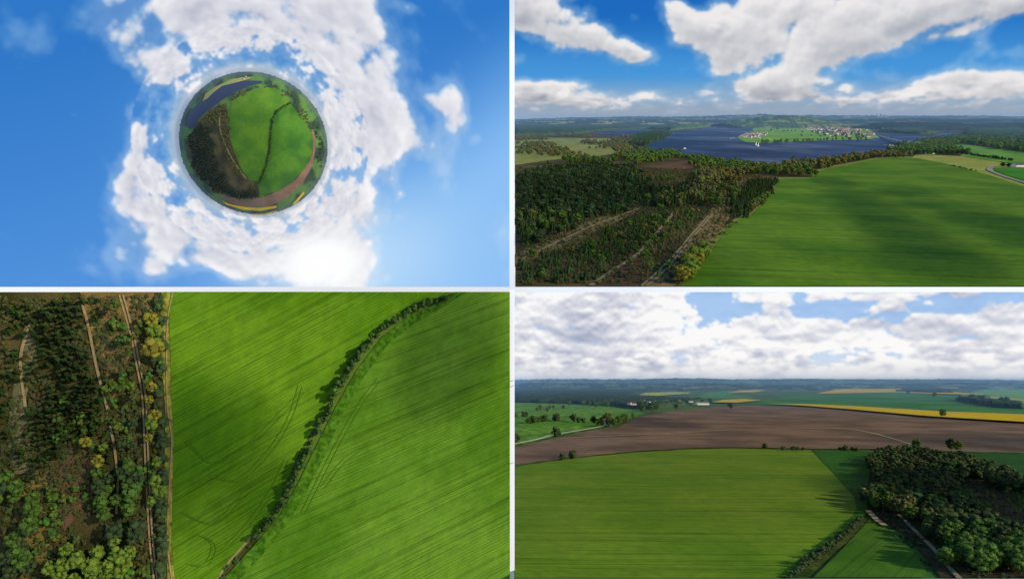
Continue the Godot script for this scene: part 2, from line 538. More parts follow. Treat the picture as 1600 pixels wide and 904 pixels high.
				var white := Color8(160, 162, 182).lerp(Color8(250, 247, 248), s)
				var glow := exp(-(pow((g.x - 0.85) / 0.6, 2.0) + pow((g.y - 1.8) / 0.42, 2.0)))
				white = white.lerp(Color8(255, 255, 255), clampf(glow * 1.6, 0, 1))
				c = c.lerp(white, a * 0.96)
				c = c.lerp(Color.WHITE, clampf(glow * glow * 1.1, 0, 1))
			else:
				var q := inv_t * d
				if q.y > -0.03:
					var e := rad_to_deg(asin(q.y))
					var b := rad_to_deg(atan2(q.x, -q.z))
					c = Color8(30, 106, 190).lerp(Color8(72, 150, 218), smoothstep(8.0, 3.0, e)).lerp(Color8(140, 172, 204), smoothstep(3.4, 1.3, e)).lerp(Color8(150, 165, 182), smoothstep(1.6, 0.2, e))
					var near := smoothstep(1.2, 3.4, e)
					var p := Vector3(b * 0.32, e * 0.38, 3.0)
					var n := puff(p)
					if near < 1.0: n = lerpf(puff(Vector3(b * 0.7, e * 1.6, 7.0)), n, near)
					var k := m + n * lerpf(0.2, 0.27, near)
					var under := clampf((md[maxi(j - 12, 0) * w + i] - md[mini(j + 12, h - 1) * w + i]) * 0.9, -0.3, 1.0)
					var a := maxf(smoothstep(0.38, 0.7, k), 0.32 * smoothstep(0.1, 0.5, k))
					var lit := puff(p + Vector3(-0.06, 0.13, 0.0)) if near > 0.0 else puff(Vector3(b * 0.7 - 0.05, e * 1.6 + 0.2, 7.0))
					var s := clampf(0.9 + (n - lit) * 0.24 - 0.4 * smoothstep(0.7, 1.25, k) - 0.5 * under + 0.1 * n - 0.08 * (1.0 - near), 0, 1)
					var white := Color8(150, 155, 168).lerp(Color8(243, 238, 236), s)
					c = c.lerp(white, a * lerpf(0.7, 0.97, clampf(near + smoothstep(0.5, 0.8, m), 0, 1)))
					c = c.lerp(Color8(160, 172, 186), smoothstep(0.9, 0.0, e) * 0.8)
				else:
					var e := rad_to_deg(el)
					var b := rad_to_deg(az)
					c = Color8(150, 190, 238).lerp(Color8(196, 214, 238), smoothstep(5.0, 1.0, e))
					var near := smoothstep(0.8, 3.6, e)
					var p := Vector3(b * 0.34, e * 0.56, 9.0)
					var n := puff(p)
					if near < 1.0: n = lerpf(puff(Vector3(b * 0.7, e * 1.9, 5.0)), n, near)
					var k := m + n * 0.42
					var a := maxf(smoothstep(0.32, 0.6, k), 0.18)
					var lit := puff(p + Vector3(0.02, 0.18, 0.0))
					var big := wisps.get_noise_3dv(p * 0.35 + Vector3(40, 0, 0))
					var s := clampf(0.8 + (n - lit) * 0.42 + big * 0.6 + 0.22 * exp(-pow((b - 19.0) / 10.0, 2.0)) - 0.16 * smoothstep(12.0, 2.0, b), 0, 1)
					var white := Color8(160, 166, 190).lerp(Color8(255, 252, 250), s)
					c = c.lerp(white, a * 0.96)
					c = c.lerp(Color8(224, 225, 228), smoothstep(2.0, 0.2, e) * 0.75)
			pic.set_pixel(i, j, c)
	# at its border it passes into the rest
	var rest := wide.get_region(Rect2i(x0, y0, w, h))
	for j in h:
		for i in w:
			var t := minf(minf(i, w - 1 - i) / 44.0, j / 40.0)
			if t < 1.0: pic.set_pixel(i, j, rest.get_pixel(i, j).lerp(pic.get_pixel(i, j), t))
	wide.blit_rect(pic, Rect2i(0, 0, w, h), Vector2i(x0, y0))
	# the picture starts straight ahead
	var turned := Image.create(4096, 2048, false, Image.FORMAT_RGB8)
	turned.blit_rect(wide, Rect2i(2048, 0, 2048, 2048), Vector2i(0, 0))
	turned.blit_rect(wide, Rect2i(0, 0, 2048, 2048), Vector2i(2048, 0))
	return turned

# ---------------------------------------------------------------- materials
func picture_from(noise: FastNoiseLite, w: int, h: int, to_w: int, to_h: int, lo: float, hi: float) -> Image:
	var im := noise.get_seamless_image(w, h)
	im.resize(to_w, to_h, Image.INTERPOLATE_CUBIC)
	im.convert(Image.FORMAT_RGB8)
	var d := im.get_data()
	for k in d.size():
		d[k] = int(clampf(lerpf(lo, hi, d[k] / 255.0), 0.0, 1.0) * 255.0)
	return Image.create_from_data(to_w, to_h, false, Image.FORMAT_RGB8, d)

func textured(tex: Texture2D, metres: float, tint := Color.WHITE, rough := 0.95) -> StandardMaterial3D:
	var m := matte(tint, rough)
	m.albedo_texture = tex
	m.uv1_scale = Vector3(1.0 / metres, 1.0 / metres, 1.0)
	return m

func make_materials() -> void:
	var n := FastNoiseLite.new()
	n.frequency = 0.13
	n.fractal_octaves = 4
	n.fractal_gain = 0.6
	n.seed = 3
	# drilled rows: fine lines, a few of them darker, that come and go along their length; paired wheel tracks at every boom width
	n.frequency = 0.07
	n.fractal_octaves = 3
	var rows := picture_from(n, 8, 1024, 8, 1024, 0.0, 1.0).get_data()
	n.frequency = 0.035
	n.seed = 14
	var fade := picture_from(n, 64, 1024, 1024, 1024, 0.0, 1.0).get_data()
	n.seed = 8
	n.frequency = 0.03
	n.fractal_octaves = 4
	var grain := picture_from(n, 512, 512, 512, 512, 0.55, 1.2)
	var gd := grain.get_data()
	var rd := PackedByteArray()
	rd.resize(1024 * 1024 * 3)
	for y in 1024:
		var line := rows[y * 24] / 255.0
		var deep := smoothstep(0.46, 0.3, line)
		var y2 := y % 256
		var track := 1.0 if (y2 in [60, 61, 62, 78, 79, 80]) else 0.0
		for x in 1024:
			var f := fade[(y * 1024 + x) * 3] / 255.0
			var g := gd[((y % 512) * 512 + (x * 2) % 512) * 3] / 255.0
			var v := (0.98 + 0.24 * (line - 0.5)) * (1.0 - 0.17 * deep * smoothstep(0.35, 0.75, f)) * (0.84 + 0.2 * g) * (1.0 - 0.3 * track * smoothstep(0.75, 0.45, f))
			var b := int(clampf(v * 245.0, 0.0, 255.0))
			var k := (y * 1024 + x) * 3
			rd[k] = b
			rd[k + 1] = b
			rd[k + 2] = b
	var row_tex := ImageTexture.create_from_image(Image.create_from_data(1024, 1024, false, Image.FORMAT_RGB8, rd))
	var grain_tex := ImageTexture.create_from_image(grain)
	n.seed = 21
	n.frequency = 0.09
	n.fractal_octaves = 5
	var clods := ImageTexture.create_from_image(picture_from(n, 512, 512, 512, 512, 0.4, 1.25))
	M.rows = textured(row_tex, 100.0)
	M.rows.uv1_scale = Vector3(1.0 / 170.0, 1.0 / 62.0, 1.0)
	M.drills = textured(row_tex, 100.0)
	M.drills.uv1_scale = Vector3(1.0 / 420.0, 1.0 / 210.0, 1.0)
	M.furrows = textured(row_tex, 100.0)
	M.furrows.uv1_scale = Vector3(1.0 / 900.0, 1.0 / 330.0, 1.0)
	M.rows_far = textured(row_tex, 100.0)
	M.rows_far.uv1_scale = Vector3(1.0 / 700.0, 1.0 / 320.0, 1.0)
	M.grain = textured(grain_tex, 60.0)
	M.far_grain = textured(grain_tex, 500.0)
	M.soil = textured(clods, 90.0)
	M.floor = textured(clods, 30.0)
	M.plain = matte()
	# water: small waves
	n.seed = 4
	n.frequency = 0.05
	var waves := n.get_seamless_image(512, 512)
	waves.bump_map_to_normal_map(3.0)
	var w := StandardMaterial3D.new()
	w.albedo_color = Color8(27, 35, 47)
	w.roughness = 0.45
	w.metallic_specular = 0.24
	w.normal_enabled = true
	w.normal_texture = ImageTexture.create_from_image(waves)
	w.normal_scale = 0.25
	w.uv1_scale = Vector3(1.0 / 2300.0, 1.0 / 5200.0, 1.0)
	n.seed = 31
	n.frequency = 0.02
	w.roughness_texture = ImageTexture.create_from_image(picture_from(n, 256, 256, 1024, 256, 0.45, 1.0))
	w.roughness = 0.6
	M.water = w
	M.pond = w.duplicate()
	M.pond.albedo_color = Color8(44, 54, 82)
	M.bark = matte(lin(96, 80, 60), 0.95, false)
	M.pale_bark = matte(lin(118, 104, 80), 0.9, false)
	M.spruce = matte(Color(0.036, 0.060, 0.013))
	M.spruce_blue = matte(Color(0.027, 0.048, 0.014))
	M.young_spruce = matte(Color(0.050, 0.100, 0.022))
	M.leaf = matte(Color(0.085, 0.150, 0.022))
	M.leaf_bright = matte(Color(0.160, 0.230, 0.026))
	M.leaf_olive = matte(Color(0.130, 0.130, 0.034))
	M.leaf_yellow = matte(Color(0.230, 0.200, 0.022))
	M.leaf_dark = matte(Color(0.050, 0.075, 0.024))
	M.scrub = matte(Color(0.075, 0.085, 0.026))
	M.hedge = matte(Color(0.045, 0.085, 0.018))
	M.leaf_brown = matte(Color(0.160, 0.105, 0.055))
	M.leaf_far = matte(Color(0.046, 0.086, 0.032))
	for k in ["leaf", "leaf_bright", "leaf_olive", "leaf_yellow"]: M[k].backlight = Color(0.25, 0.3, 0.08)
	M.wall = matte(lin(236, 230, 216), 0.9, false)
	M.roof = matte(lin(152, 98, 78), 0.9, false)
	M.roof_dark = matte(lin(92, 84, 84), 0.9, false)
	M.white = matte(lin(252, 252, 251), 0.6, false)
	M.grey = matte(lin(170, 172, 172), 0.8, false)

func make_sphere() -> void:
	var t := (1.0 + sqrt(5.0)) / 2.0
	for v in [[-1, t, 0], [1, t, 0], [-1, -t, 0], [1, -t, 0], [0, -1, t], [0, 1, t], [0, -1, -t], [0, 1, -t], [t, 0, -1], [t, 0, 1], [-t, 0, -1], [-t, 0, 1]]:
		sphere_v.append(Vector3(v[0], v[1], v[2]).normalized())
	sphere_i = PackedInt32Array([0, 5, 11, 0, 1, 5, 0, 7, 1, 0, 10, 7, 0, 11, 10, 1, 9, 5, 5, 4, 11, 11, 2, 10, 10, 6, 7, 7, 8, 1, 3, 4, 9, 3, 2, 4, 3, 6, 2, 3, 8, 6, 3, 9, 8, 4, 5, 9, 2, 11, 4, 6, 10, 2, 8, 7, 6, 9, 1, 8])

func facing(dir: Vector3, dist: float) -> Transform3D:
	var y := -dir.normalized()
	var x := (Vector3.RIGHT - y * y.x).normalized()
	return Transform3D(Basis(x, y, x.cross(y)), EYE + dir * dist)

# ---------------------------------------------------------------- the scene
func _ready() -> void:
	var look := Basis(Vector3.RIGHT, tilt)
	var camera := Camera3D.new()
	camera.name = "camera"
	camera.transform = Transform3D(look, EYE)
	camera.fov = rad_to_deg(2.0 * atan(452.0 / 1100.0))
	camera.near = 1.0
	camera.far = 60000.0
	add_child(camera)
	camera.current = true
	var up := Basis(Vector3.RIGHT, deg_to_rad(21.149))
	TR = Transform3D(up, EYE - up.y * 100.0)
	BR = Transform3D.IDENTITY
	BL = facing(look * Vector3(-124.25, -70.47, -340.0), 1.0)
	TL = facing((look * Vector3(-400.7, 226.7, -1100.0)).normalized(), GLOBE_R * GLOBE_D)
	var sun := DirectionalLight3D.new()
	sun.name = "sun"
	sun.light_energy = 1.35
	sun.light_color = Color(1.0, 0.95, 0.86)
	sun.light_angular_distance = 0.5
	sun.shadow_enabled = true
	sun.transform = Transform3D(Basis.looking_at(-Vector3(0.82, 0.29, 0.48), Vector3.UP), Vector3(0, 500, 0))
	add_child(sun)
	rng.seed = 77
	fine.noise_type = FastNoiseLite.TYPE_SIMPLEX_SMOOTH
	fine.frequency = 1.0
	fine.fractal_octaves = 4
	fine.seed = 9
	var env := Environment.new()
	env.background_mode = Environment.BG_SKY
	var sky := Sky.new()
	var pan := PanoramaSkyMaterial.new()
	pan.panorama = ImageTexture.create_from_image(sky_picture())
	sky.sky_material = pan
	env.sky = sky
	env.tonemap_mode = Environment.TONE_MAPPER_LINEAR
	env.tonemap_exposure = 1.0
	env.volumetric_fog_enabled = true
	env.volumetric_fog_density = 0.0
	env.sdfgi_enabled = true
	env.ssao_enabled = true
	env.ssil_enabled = true
	var we := WorldEnvironment.new()
	we.name = "world_environment"
	we.environment = env
	add_child(we)
	make_materials()
	make_sphere()
	make_plants()
	lake_land()
	plough_land()
	crop_land()
	globe_land()
	dividers(look)
	haze_and_clouds()

# ---- the plants that are copied
var K := {}
func make_plants() -> void:
	var trunk := trunk_mesh(0.022, 0.72)
	var slim := trunk_mesh(0.014, 0.9, 2)
	var thin := trunk_mesh(0.016, 0.8, 0)
	var crowns := []
	for k in 4: crowns.append(broad_crown(17, 22, 0.2, 0.36, 0.78))
	var airy := []
	for k in 3: airy.append(broad_crown(7, 14, 0.45, 0.2, 0.75))
	var bushes := []
	for k in 3: bushes.append(broad_crown(7, 12, 0.0, 0.55, 1.15))
	var cones := []
	for k in 8: cones.append(spruce_crown(5 + k % 4, 0.19 + 0.02 * ((k * 5) % 8)))
	K.far_broad = []
	for k in 3: K.far_broad.append(broad_crown(6, 6, 0.1, 0.4))
	K.far_cone = [spruce_crown(4, 0.28), spruce_crown(5, 0.2), spruce_crown(5, 0.33)]
	K.far_bush = [broad_crown(4, 6, 0.0, 0.55, 1.2), broad_crown(5, 6, 0.0, 0.5, 1.1)]
	K.spruce = []
	K.young = []
	for k in 8:
		K.spruce.append(plant("spruce_tree", cones[k], [M.spruce, M.spruce_blue, M.leaf_dark][k % 3], thin, M.bark))
		K.young.append(plant("spruce_tree", cones[k], [M.young_spruce, M.spruce, M.leaf_dark, M.spruce_blue][k % 4], thin, M.bark))
	K.broad = []
	K.bright = []
	K.olive = []
	K.yellow = []
	K.dark = []
	for k in 4:
		K.broad.append(plant("broadleaf_tree", crowns[k], M.leaf, trunk, M.bark))
		K.bright.append(plant("broadleaf_tree", crowns[k], M.leaf_bright, trunk, M.bark))
		K.olive.append(plant("young_tree", crowns[k], M.leaf_olive if k % 2 else M.leaf, trunk, M.bark))
		K.yellow.append(plant("young_tree", crowns[k], M.leaf_yellow if k % 2 else M.leaf_bright, trunk, M.bark))
		K.dark.append(plant("broadleaf_tree", crowns[k], M.leaf_dark if k % 2 else M.leaf, trunk, M.bark))
	K.slim = []
	K.bush = []
	K.hedge = []
	K.dark_bush = []
	for k in 3:
		K.slim.append(plant("birch_tree", airy[k], M.leaf if k else M.leaf_olive, slim, M.pale_bark))
		K.bush.append(plant("bush", bushes[k], M.leaf, thin, M.bark))
		K.hedge.append(plant("hedge_bush", bushes[k], [M.hedge, M.hedge, M.leaf][k], thin, M.bark))
		K.dark_bush.append(plant("bush", bushes[k], M.leaf_dark, thin, M.bark))

# ---------------------------------------------------------------- the lake land
func lake_land() -> void:
	var L := TR
	ground("forest_ground", "olive brown forest ground around the lake", L, sheet(P([2,-415, 51,-14548, 11324,-14548, 342,-415]), 0.0, 0.02, true, lin(70, 66, 30), lin(112, 94, 52), 0.006), M.floor)
	ground("lake", "dark blue lake winding round the green peninsula", L, sheet(P([970,-4459, 718,-3508, 508,-2687, 442,-2404, 455,-2217, 487,-2095, 480,-1919, 458,-1797, 491,-1769, 463,-1641, 500,-1595, 522,-1530, 531,-1509, 546,-1470, 621,-1573, 699,-1690, 792,-1769, 866,-1826, 961,-1919, 1127,-2175, 1225,-2307, 1347,-2510, 1707,-3043, 1968,-3404, 2295,-3798, 2529,-4066, 2791,-4459, 3229,-5275, 3309,-5527, 2645,-4459, 2315,-3995, 2353,-4139, 2376,-4459, 2388,-4639, 2488,-4936, 2372,-5044, 2193,-5044, 2014,-5044, 1790,-5044, 1936,-5527, 2362,-6833, 2591,-8015, 2827,-8943, 2985,-9690, 2936,-10113, 2162,-7747, 1687,-6452, 1275,-5527]), 0.3, 0.012, true, Color.WHITE, Color.WHITE), M.water)
	ground("lake", "pale narrow lake arm behind the wooded spit at left", L, sheet(P([509,-4547, 534,-4293, 648,-4293, 901,-4833, 1060,-4936, 1152,-5527, 1119,-5954, 1029,-6111, 766,-5398]), 0.3, 0.012, true, Color.WHITE, Color.WHITE), M.water)
	# the crop field and its edge
	ground("field_margin", "pale grass track along the edge of the bright field", L, sheet(P([98,-415, 136,-501, 193,-642, 223,-704, 252,-753, 296,-846, 344,-955, 400,-1086, 452,-1216, 482,-1216, 513,-1216, 587,-1380, 677,-1509, 806,-1665, 931,-1826, 1013,-1887, 1056,-1856, 612,-1065, 155,-415]), 0.3, 0.015, true, lin(120, 140, 40), lin(150, 145, 70), 0.05), M.grain)
	ground("crop_field", "large bright green crop field between wood and meadow", L, sheet(P([102,-415, 117,-448, 140,-501, 168,-567, 198,-642, 222,-691, 252,-737, 297,-833, 348,-947, 402,-1075, 444,-1177, 472,-1184, 503,-1190, 573,-1339, 654,-1451, 780,-1606, 899,-1755, 973,-1811, 1017,-1797, 959,-1573, 856,-1285, 763,-1055, 686,-879, 334,-415]), 0.6, 0.012, true, lin(78, 116, 16), lin(100, 132, 26), 0.006, -0.16), M.drills)
	ground("meadow", "straw yellow meadow behind the bright field at right", L, sheet(P([1020,-1826, 1103,-1951, 1150,-1986, 1181,-1887, 1118,-1641, 1098,-1530, 1067,-1380, 666,-852, 729,-1007, 819,-1229, 921,-1509, 969,-1690]), 0.45, 0.015, true, lin(186, 172, 84), lin(140, 156, 50), 0.02), M.grain)
	ground("pasture", "green pasture strip beyond the straw meadow", L, sheet(P([1616,-2687, 1700,-2687, 1565,-2307, 1455,-1986, 1405,-1826, 1042,-1347, 1098,-1530, 1126,-1653, 1191,-1902, 1383,-2175, 1511,-2456]), 0.6, 0.015, true, lin(80, 136, 40), lin(128, 164, 56), 0.012), M.rows_far)
	ground("crop_field", "small dark green field inside the road bend", L, sheet(P([968,-1433, 1010,-1451, 1029,-1415, 1042,-1347, 757,-972, 824,-1141, 873,-1257, 916,-1347]), 1.2, 0.015, true, lin(58, 122, 18), lin(70, 132, 28), 0.01, -0.3), M.rows)
	ground("road", "grey asphalt road bending round the small field", L, ribbon(P([727,-955, 800,-1107, 845,-1216, 895,-1323, 935,-1397, 984,-1461, 1024,-1490, 1036,-1461, 1055,-1415]), 6.5, 1.5, lin(132, 130, 120), lin(148, 144, 132)), M.plain)
	# the peninsula
	ground("peninsula", "bright green peninsula with pasture across the lake", L, sheet(P([1132,-3619, 963,-2965, 991,-2854, 1141,-2980, 1430,-3214, 1562,-3250, 1791,-3508, 2428,-4833, 3191,-6452, 4276,-8943, 5635,-12247, 5935,-13691, 5450,-13691, 5026,-13691, 3346,-9690, 2150,-6452, 1692,-5044, 1324,-4139]), 0.9, 0.012, true, lin(150, 184, 48), lin(112, 164, 40), 0.004), M.far_grain)
	ground("beach", "sandy camp ground at the tip of the peninsula", L, sheet(P([1215,-3861, 1507,-4639, 1716,-4833, 1384,-3995, 1135,-3404, 1174,-3619]), 1.2, 0.01, true, lin(190, 160, 112), lin(160, 146, 84), 0.02), M.plain)
	ground("ploughed_field", "tan ploughed field above the village", L, sheet(P([5265,-12119, 6424,-14732, 6403,-14192, 5369,-11405, 4276,-8943, 4655,-10113]), 3.0, 0.01, true, lin(176, 134, 96), lin(190, 150, 110), 0.01), M.plain)
	ground("spit", "wooded ground of the spit", L, sheet(P([455,-2687, 792,-4459, 1007,-5157, 1051,-4833, 859,-3995, 581,-2965, 465,-2510]), 0.5, 0.01, true, lin(50, 70, 28), lin(70, 84, 34), 0.02), M.plain)
	# clearings, strips and tracks in the wood at left
	for c in [
		["brown clear-felled patch in the wood below the lake", P([177,-1007, 241,-1285, 331,-1573, 423,-1716, 373,-1451, 310,-1177, 231,-972, 187,-923]), lin(136, 96, 68), lin(104, 84, 52)],
		["pale rough grass clearing at upper left", P([8,-2355, 120,-2687, 343,-2965, 423,-2566, 369,-2175, 219,-1887, 92,-1716, 5,-1530]), lin(180, 176, 92), lin(140, 150, 66)],
		["light green strip of young growth near the spit", P([12,-3306, 193,-3619, 499,-3508, 515,-3126, 301,-2819, 9,-2566]), lin(176, 176, 92), lin(130, 150, 64)],
		["grey green cleared slope beside the dark spruces", P([5,-1451, 55,-1530, 145,-1617, 76,-1415, 5,-1257]), lin(110, 106, 70), lin(92, 92, 56)],
		["stony clearing strip running through the dark wood", P([2,-472, 2,-518, 33,-599, 84,-709, 133,-791, 152,-814, 130,-748, 75,-627, 35,-539]), lin(150, 130, 84), lin(110, 98, 52)],
		["brown cleared slope along the twin track", P([78,-415, 129,-539, 179,-674, 278,-931, 408,-1243, 445,-1285, 317,-972, 223,-718, 176,-599, 101,-415]), lin(168, 134, 84), lin(124, 108, 54)],
		["reddish brown felled slope at the bottom", P([47,-415, 73,-489, 102,-553, 120,-567, 100,-489, 74,-415]), lin(112, 78, 52), lin(90, 76, 42)],
	]:
		ground("clearing", c[0], L, sheet(c[1], 0.3, 0.012, true, c[2], c[3], 0.04), M.floor)
	for t in [
		["pale dirt track between dark spruces and birches", P([48,-417, 69,-463, 98,-528, 134,-634, 177,-763]), 3.6],
		["left rut of the twin dirt track beside the field wood", P([79,-417, 98,-459, 128,-533, 156,-606, 210,-743]), 1.8],
		["right rut of the twin dirt track beside the field wood", P([82,-417, 102,-459, 130,-531, 159,-606, 213,-743]), 1.8],
		["thin track through the stony strip", P([2,-487, 37,-570, 79,-665, 144,-791]), 2.6],
		["dark log bank above the lake shore", P([331,-1177, 412,-1347, 482,-1470, 537,-1551]), 4.0],
	]:
		ground("track", t[0], L, ribbon(tread(t[1]), t[2] * 0.95, 0.7, lin(128, 108, 70), lin(156, 134, 92)) if t[0] != "dark log bank above the lake shore" else ribbon(t[1], t[2], 0.7, lin(50, 42, 30), lin(70, 60, 40)), M.plain)
	# hills beyond
	ground("hill", "long blue wooded skyline behind the lake", L, hill(P([35,55,  583,72,  1166,89,  2331,105,  3031,102,  3496,116,  4078,129,  4543,141,  5126,129,  5826,123,  6642,118,  7575,116,  8390,118,  9325,100,  10493,89]), -13200, 1500, Color(0.03, 0.055, 0.03), Color(0.22, 0.3, 0.09), 0.0016, 0.22, 14.0), M.plain)
	ground("hill", "wooded rise with pale fields beyond the lake at left", L, hill(P([25,44,  509,54,  1103,67,  1697,62,  2206,59,  2631,62,  3055,54]), -9600, 900, Color(0.028, 0.05, 0.026), Color(0.28, 0.34, 0.1), 0.0022, 0.24, 12.0), M.plain)
	ground("hill", "green wooded hill behind the peninsula", L, hill(P([2219,35,  2419,61,  2651,97,  2851,110,  3020,104,  3190,80,  3361,54,  3564,35]), -7600, 620, Color(0.075, 0.12, 0.03), Color(0.22, 0.30, 0.06), 0.0045, 0.2, 10.0), M.plain)
	ground("hill", "broad dark forest ridge at right", L, hill(P([3728,41,  4029,66,  4408,70,  4864,75,  5321,66,  5776,72,  6234,63,  6842,63]), -8600, 1200, Color(0.022, 0.042, 0.022), Color(0.14, 0.2, 0.06), 0.002, 0.26, 14.0), M.plain)
	ground("hill", "dark forest slope above the far lake arm", L, hill(P([3126,13,  3262,40,  3456,51,  3735,46,  4071,35,  4461,40,  5018,46]), -6300, 620, Color(0.022, 0.044, 0.02), Color(0.08, 0.12, 0.04), 0.004, 0.4, 12.0), M.plain)
	# forests too far to count
	for f in [
		["dark blue green forest along the far shore at left", P([14,-3861, 32,-8943, 895,-10113, 1584,-8943, 1673,-7262, 1328,-5804, 1201,-6452, 824,-5804, 532,-4833, 294,-4139]), M.leaf_far],
		["green wood along the far shore in the middle", P([1201,-5527, 1784,-7747, 3468,-12247, 4118,-12929, 3775,-11078, 2930,-8943, 3088,-10574, 2215,-8015, 1706,-6637]), M.leaf],
		["dark forest on the slope at far right", P([2419,-3861, 3322,-5275, 4347,-6452, 5208,-6833, 1807,-2355, 2009,-2819, 2173,-3214]), M.leaf_far],
		["small dark wood between the two arms of the lake", P([2677,-5275, 3633,-6833, 3294,-5804, 2743,-4639, 2440,-4293, 2471,-4639]), M.leaf_far],
	]:
		var o := ground("forest", f[0], L, sheet(f[1], 1.0, 0.005, true, Color.WHITE * 0.5, Color.WHITE * 1.8, 0.01, 0.0, 20.0), f[2])
		o.set_meta("kind", "stuff")
	ground("meadow", "light green meadow with cottages on the far shore", L, sheet(P([2638,-5180, 3435,-6637, 3677,-6915, 3039,-5527, 2703,-4874, 2574,-4833]), 12.0, 0.006, true, lin(120, 160, 70), lin(100, 140, 60), 0.02), M.plain)
	# trees
	grow(L, scatter(P([2,-415, 2,-459, 29,-518, 78,-606, 133,-728, 184,-791, 167,-728, 105,-567, 53,-436, 45,-415]), 6.2, 0.42, 0.75), 75, K.young, 3, 8, 1.5, "young dark green spruce packed in the plantation beside the dirt track", "tree", "spruces in the plantation by the dirt track", "spruce_wood", "more spruces of the plantation by the dirt track", K.far_cone, M.spruce)
	grow(L, scatter(P([2,-518, 4,-1203, 78,-1451, 181,-1551, 248,-1451, 208,-1177, 169,-893, 137,-814, 86,-728, 34,-613]), 9.5, 0.42, 0.85), 45, K.spruce, 5, 13, 1.4, "tall dark spruce on the shaded slope at far left", "tree", "spruces on the shaded slope", "spruce_wood", "dark spruce wood on the shaded slope at left", K.far_cone, M.spruce_blue)
	grow(L, scatter(P([2,-513, 4,-1229, 78,-1451, 181,-1551, 248,-1451, 162,-893, 137,-814, 86,-728, 34,-613]), 13.0, 0.5, 0.7), 26, K.dark, 5, 11, 1.4, "round dark tree among the spruces on the shaded slope", "tree", "round trees among the shaded spruces", "broadleaf_wood", "more round trees on the shaded slope at left", K.far_broad, M.leaf_dark)
	grow(L, scatter(P([2,-415, 2,-467, 30,-533, 81,-634, 138,-758, 193,-814, 174,-728, 101,-550, 54,-415]), 19.0, 0.5, 0.7), 24, K.olive, 3, 7, 1.5, "olive shrubby tree scattered through the plantation by the dirt track", "tree", "shrubby trees in the plantation by the track", "broadleaf_wood", "more shrubby trees in the plantation by the dirt track", K.far_broad, M.leaf)
	grow(L, scatter(P([2,-518, 2,-674, 70,-769, 141,-839, 85,-718, 33,-606]), 17.0), 16, K.slim, 10, 16, 1.0, "slender pale tree standing above the dark spruces", "tree", "slender trees above the dark spruces")
	grow(L, scatter(P([57,-415, 96,-518, 159,-695, 233,-879, 282,-972, 268,-908, 184,-695, 123,-533, 88,-444, 77,-415]), 11.0), 45, K.slim, 9, 14, 1.15, "slender birch between the two dirt tracks", "tree", "birches between the dirt tracks")
	grow(L, scatter(P([203,-769, 333,-1118, 460,-1347, 491,-1347, 423,-1203, 346,-1065, 248,-826]), 15.0), 26, K.olive, 8, 14, 1.0, "olive green tree on the slope below the lake shore", "tree", "olive trees on the slope below the lake")
	grow(L, scatter(P([232,-748, 300,-947, 368,-1096, 420,-1130, 372,-1007, 311,-879, 255,-753, 225,-704]), 7.2), 45, K.spruce, 7, 11, 1.35, "brown green spruce in the dark clump at the field edge", "tree", "spruces in the clump at the field edge", "spruce_wood", "back of the spruce clump at the field edge", K.far_cone, M.spruce)
	grow(L, along(P([103,-419, 119,-459, 144,-518, 179,-606]), 7.0, 3.0), 16, K.yellow, 9, 14, 1.3, "round yellow green tree on the lower left edge of the bright field", "tree", "yellow green trees on the field edge")
	grow(L, along(P([261,-769, 306,-865, 362,-989, 420,-1130, 456,-1216]), 8.0, 5.0), 18, K.olive, 6, 10, 1.3, "shrubby tree between spruce clump and field", "tree", "shrubby trees along the field corner")
	grow(L, scatter(P([453,-1285, 502,-1470, 533,-1433, 611,-1530, 691,-1641, 839,-1769, 1048,-2021, 1215,-2261, 1046,-1887, 920,-1797, 794,-1641, 668,-1490, 578,-1363, 510,-1216, 460,-1229]), 15.0), 50, K.olive, 11, 17, 1.0, "olive tree in the belt between field and lake", "tree", "trees of the belt between field and lake", "broadleaf_wood", "far trees of the belt between field and lake", K.far_broad, M.leaf_olive)
	grow(L, scatter(P([1150,-2175, 1323,-2456, 1734,-3043, 2402,-3861, 2221,-3508, 1720,-2819, 1360,-2175, 1222,-1919, 1167,-1919, 1156,-2021, 1036,-1856, 1029,-1919]), 19.0), 26, K.dark, 13, 19, 1.0, "dark bushy tree in the wood beside the bridge head", "tree", "trees of the wood by the bridge head", "broadleaf_wood", "back of the wood by the bridge head", K.far_broad, M.leaf)
	grow(L, scatter(P([1903,-3126, 2325,-3736, 2173,-3214, 1963,-2687, 1807,-2355, 1405,-1826, 1525,-2134, 1656,-2510]), 22.0), 18, K.broad, 15, 22, 1.0, "mid green tree in the belt behind the pasture", "tree", "trees of the belt behind the pasture", "broadleaf_wood", "rest of the tree belt behind the pasture", K.far_broad, M.leaf)
	grow(L, scatter(P([433,-2625, 696,-3995, 964,-4936, 1005,-4639, 824,-3861, 581,-2965, 451,-2456]), 19.0), 28, K.spruce, 15, 22, 1.3, "dark spruce on the wooded spit in the lake", "tree", "spruces on the spit", "spruce_wood", "rest of the spruce wood on the spit", K.far_cone, M.young_spruce)
	grow(L, scatter(P([412,-2261, 478,-2057, 464,-1826, 479,-1716, 517,-1509, 469,-1380, 388,-1347, 378,-1451, 428,-1769, 328,-1665, 254,-1530, 253,-1769]), 16.0), 26, K.broad, 8, 14, 1.1, "green tree on the shore above the brown clearing", "tree", "trees on the shore above the brown clearing", "broadleaf_wood", "more trees on the shore above the brown clearing", K.far_broad, M.leaf)
	grow(L, scatter(P([373,-1451, 400,-1347, 483,-1415, 387,-1229, 282,-1007, 218,-839, 175,-769, 156,-814, 225,-955, 304,-1153]), 13.0), 22, K.olive, 7, 13, 1.1, "tree on the wooded rise right of the brown clearing", "tree", "trees right of the brown clearing", "broadleaf_wood", "more trees right of the brown clearing", K.far_broad, M.leaf_olive)
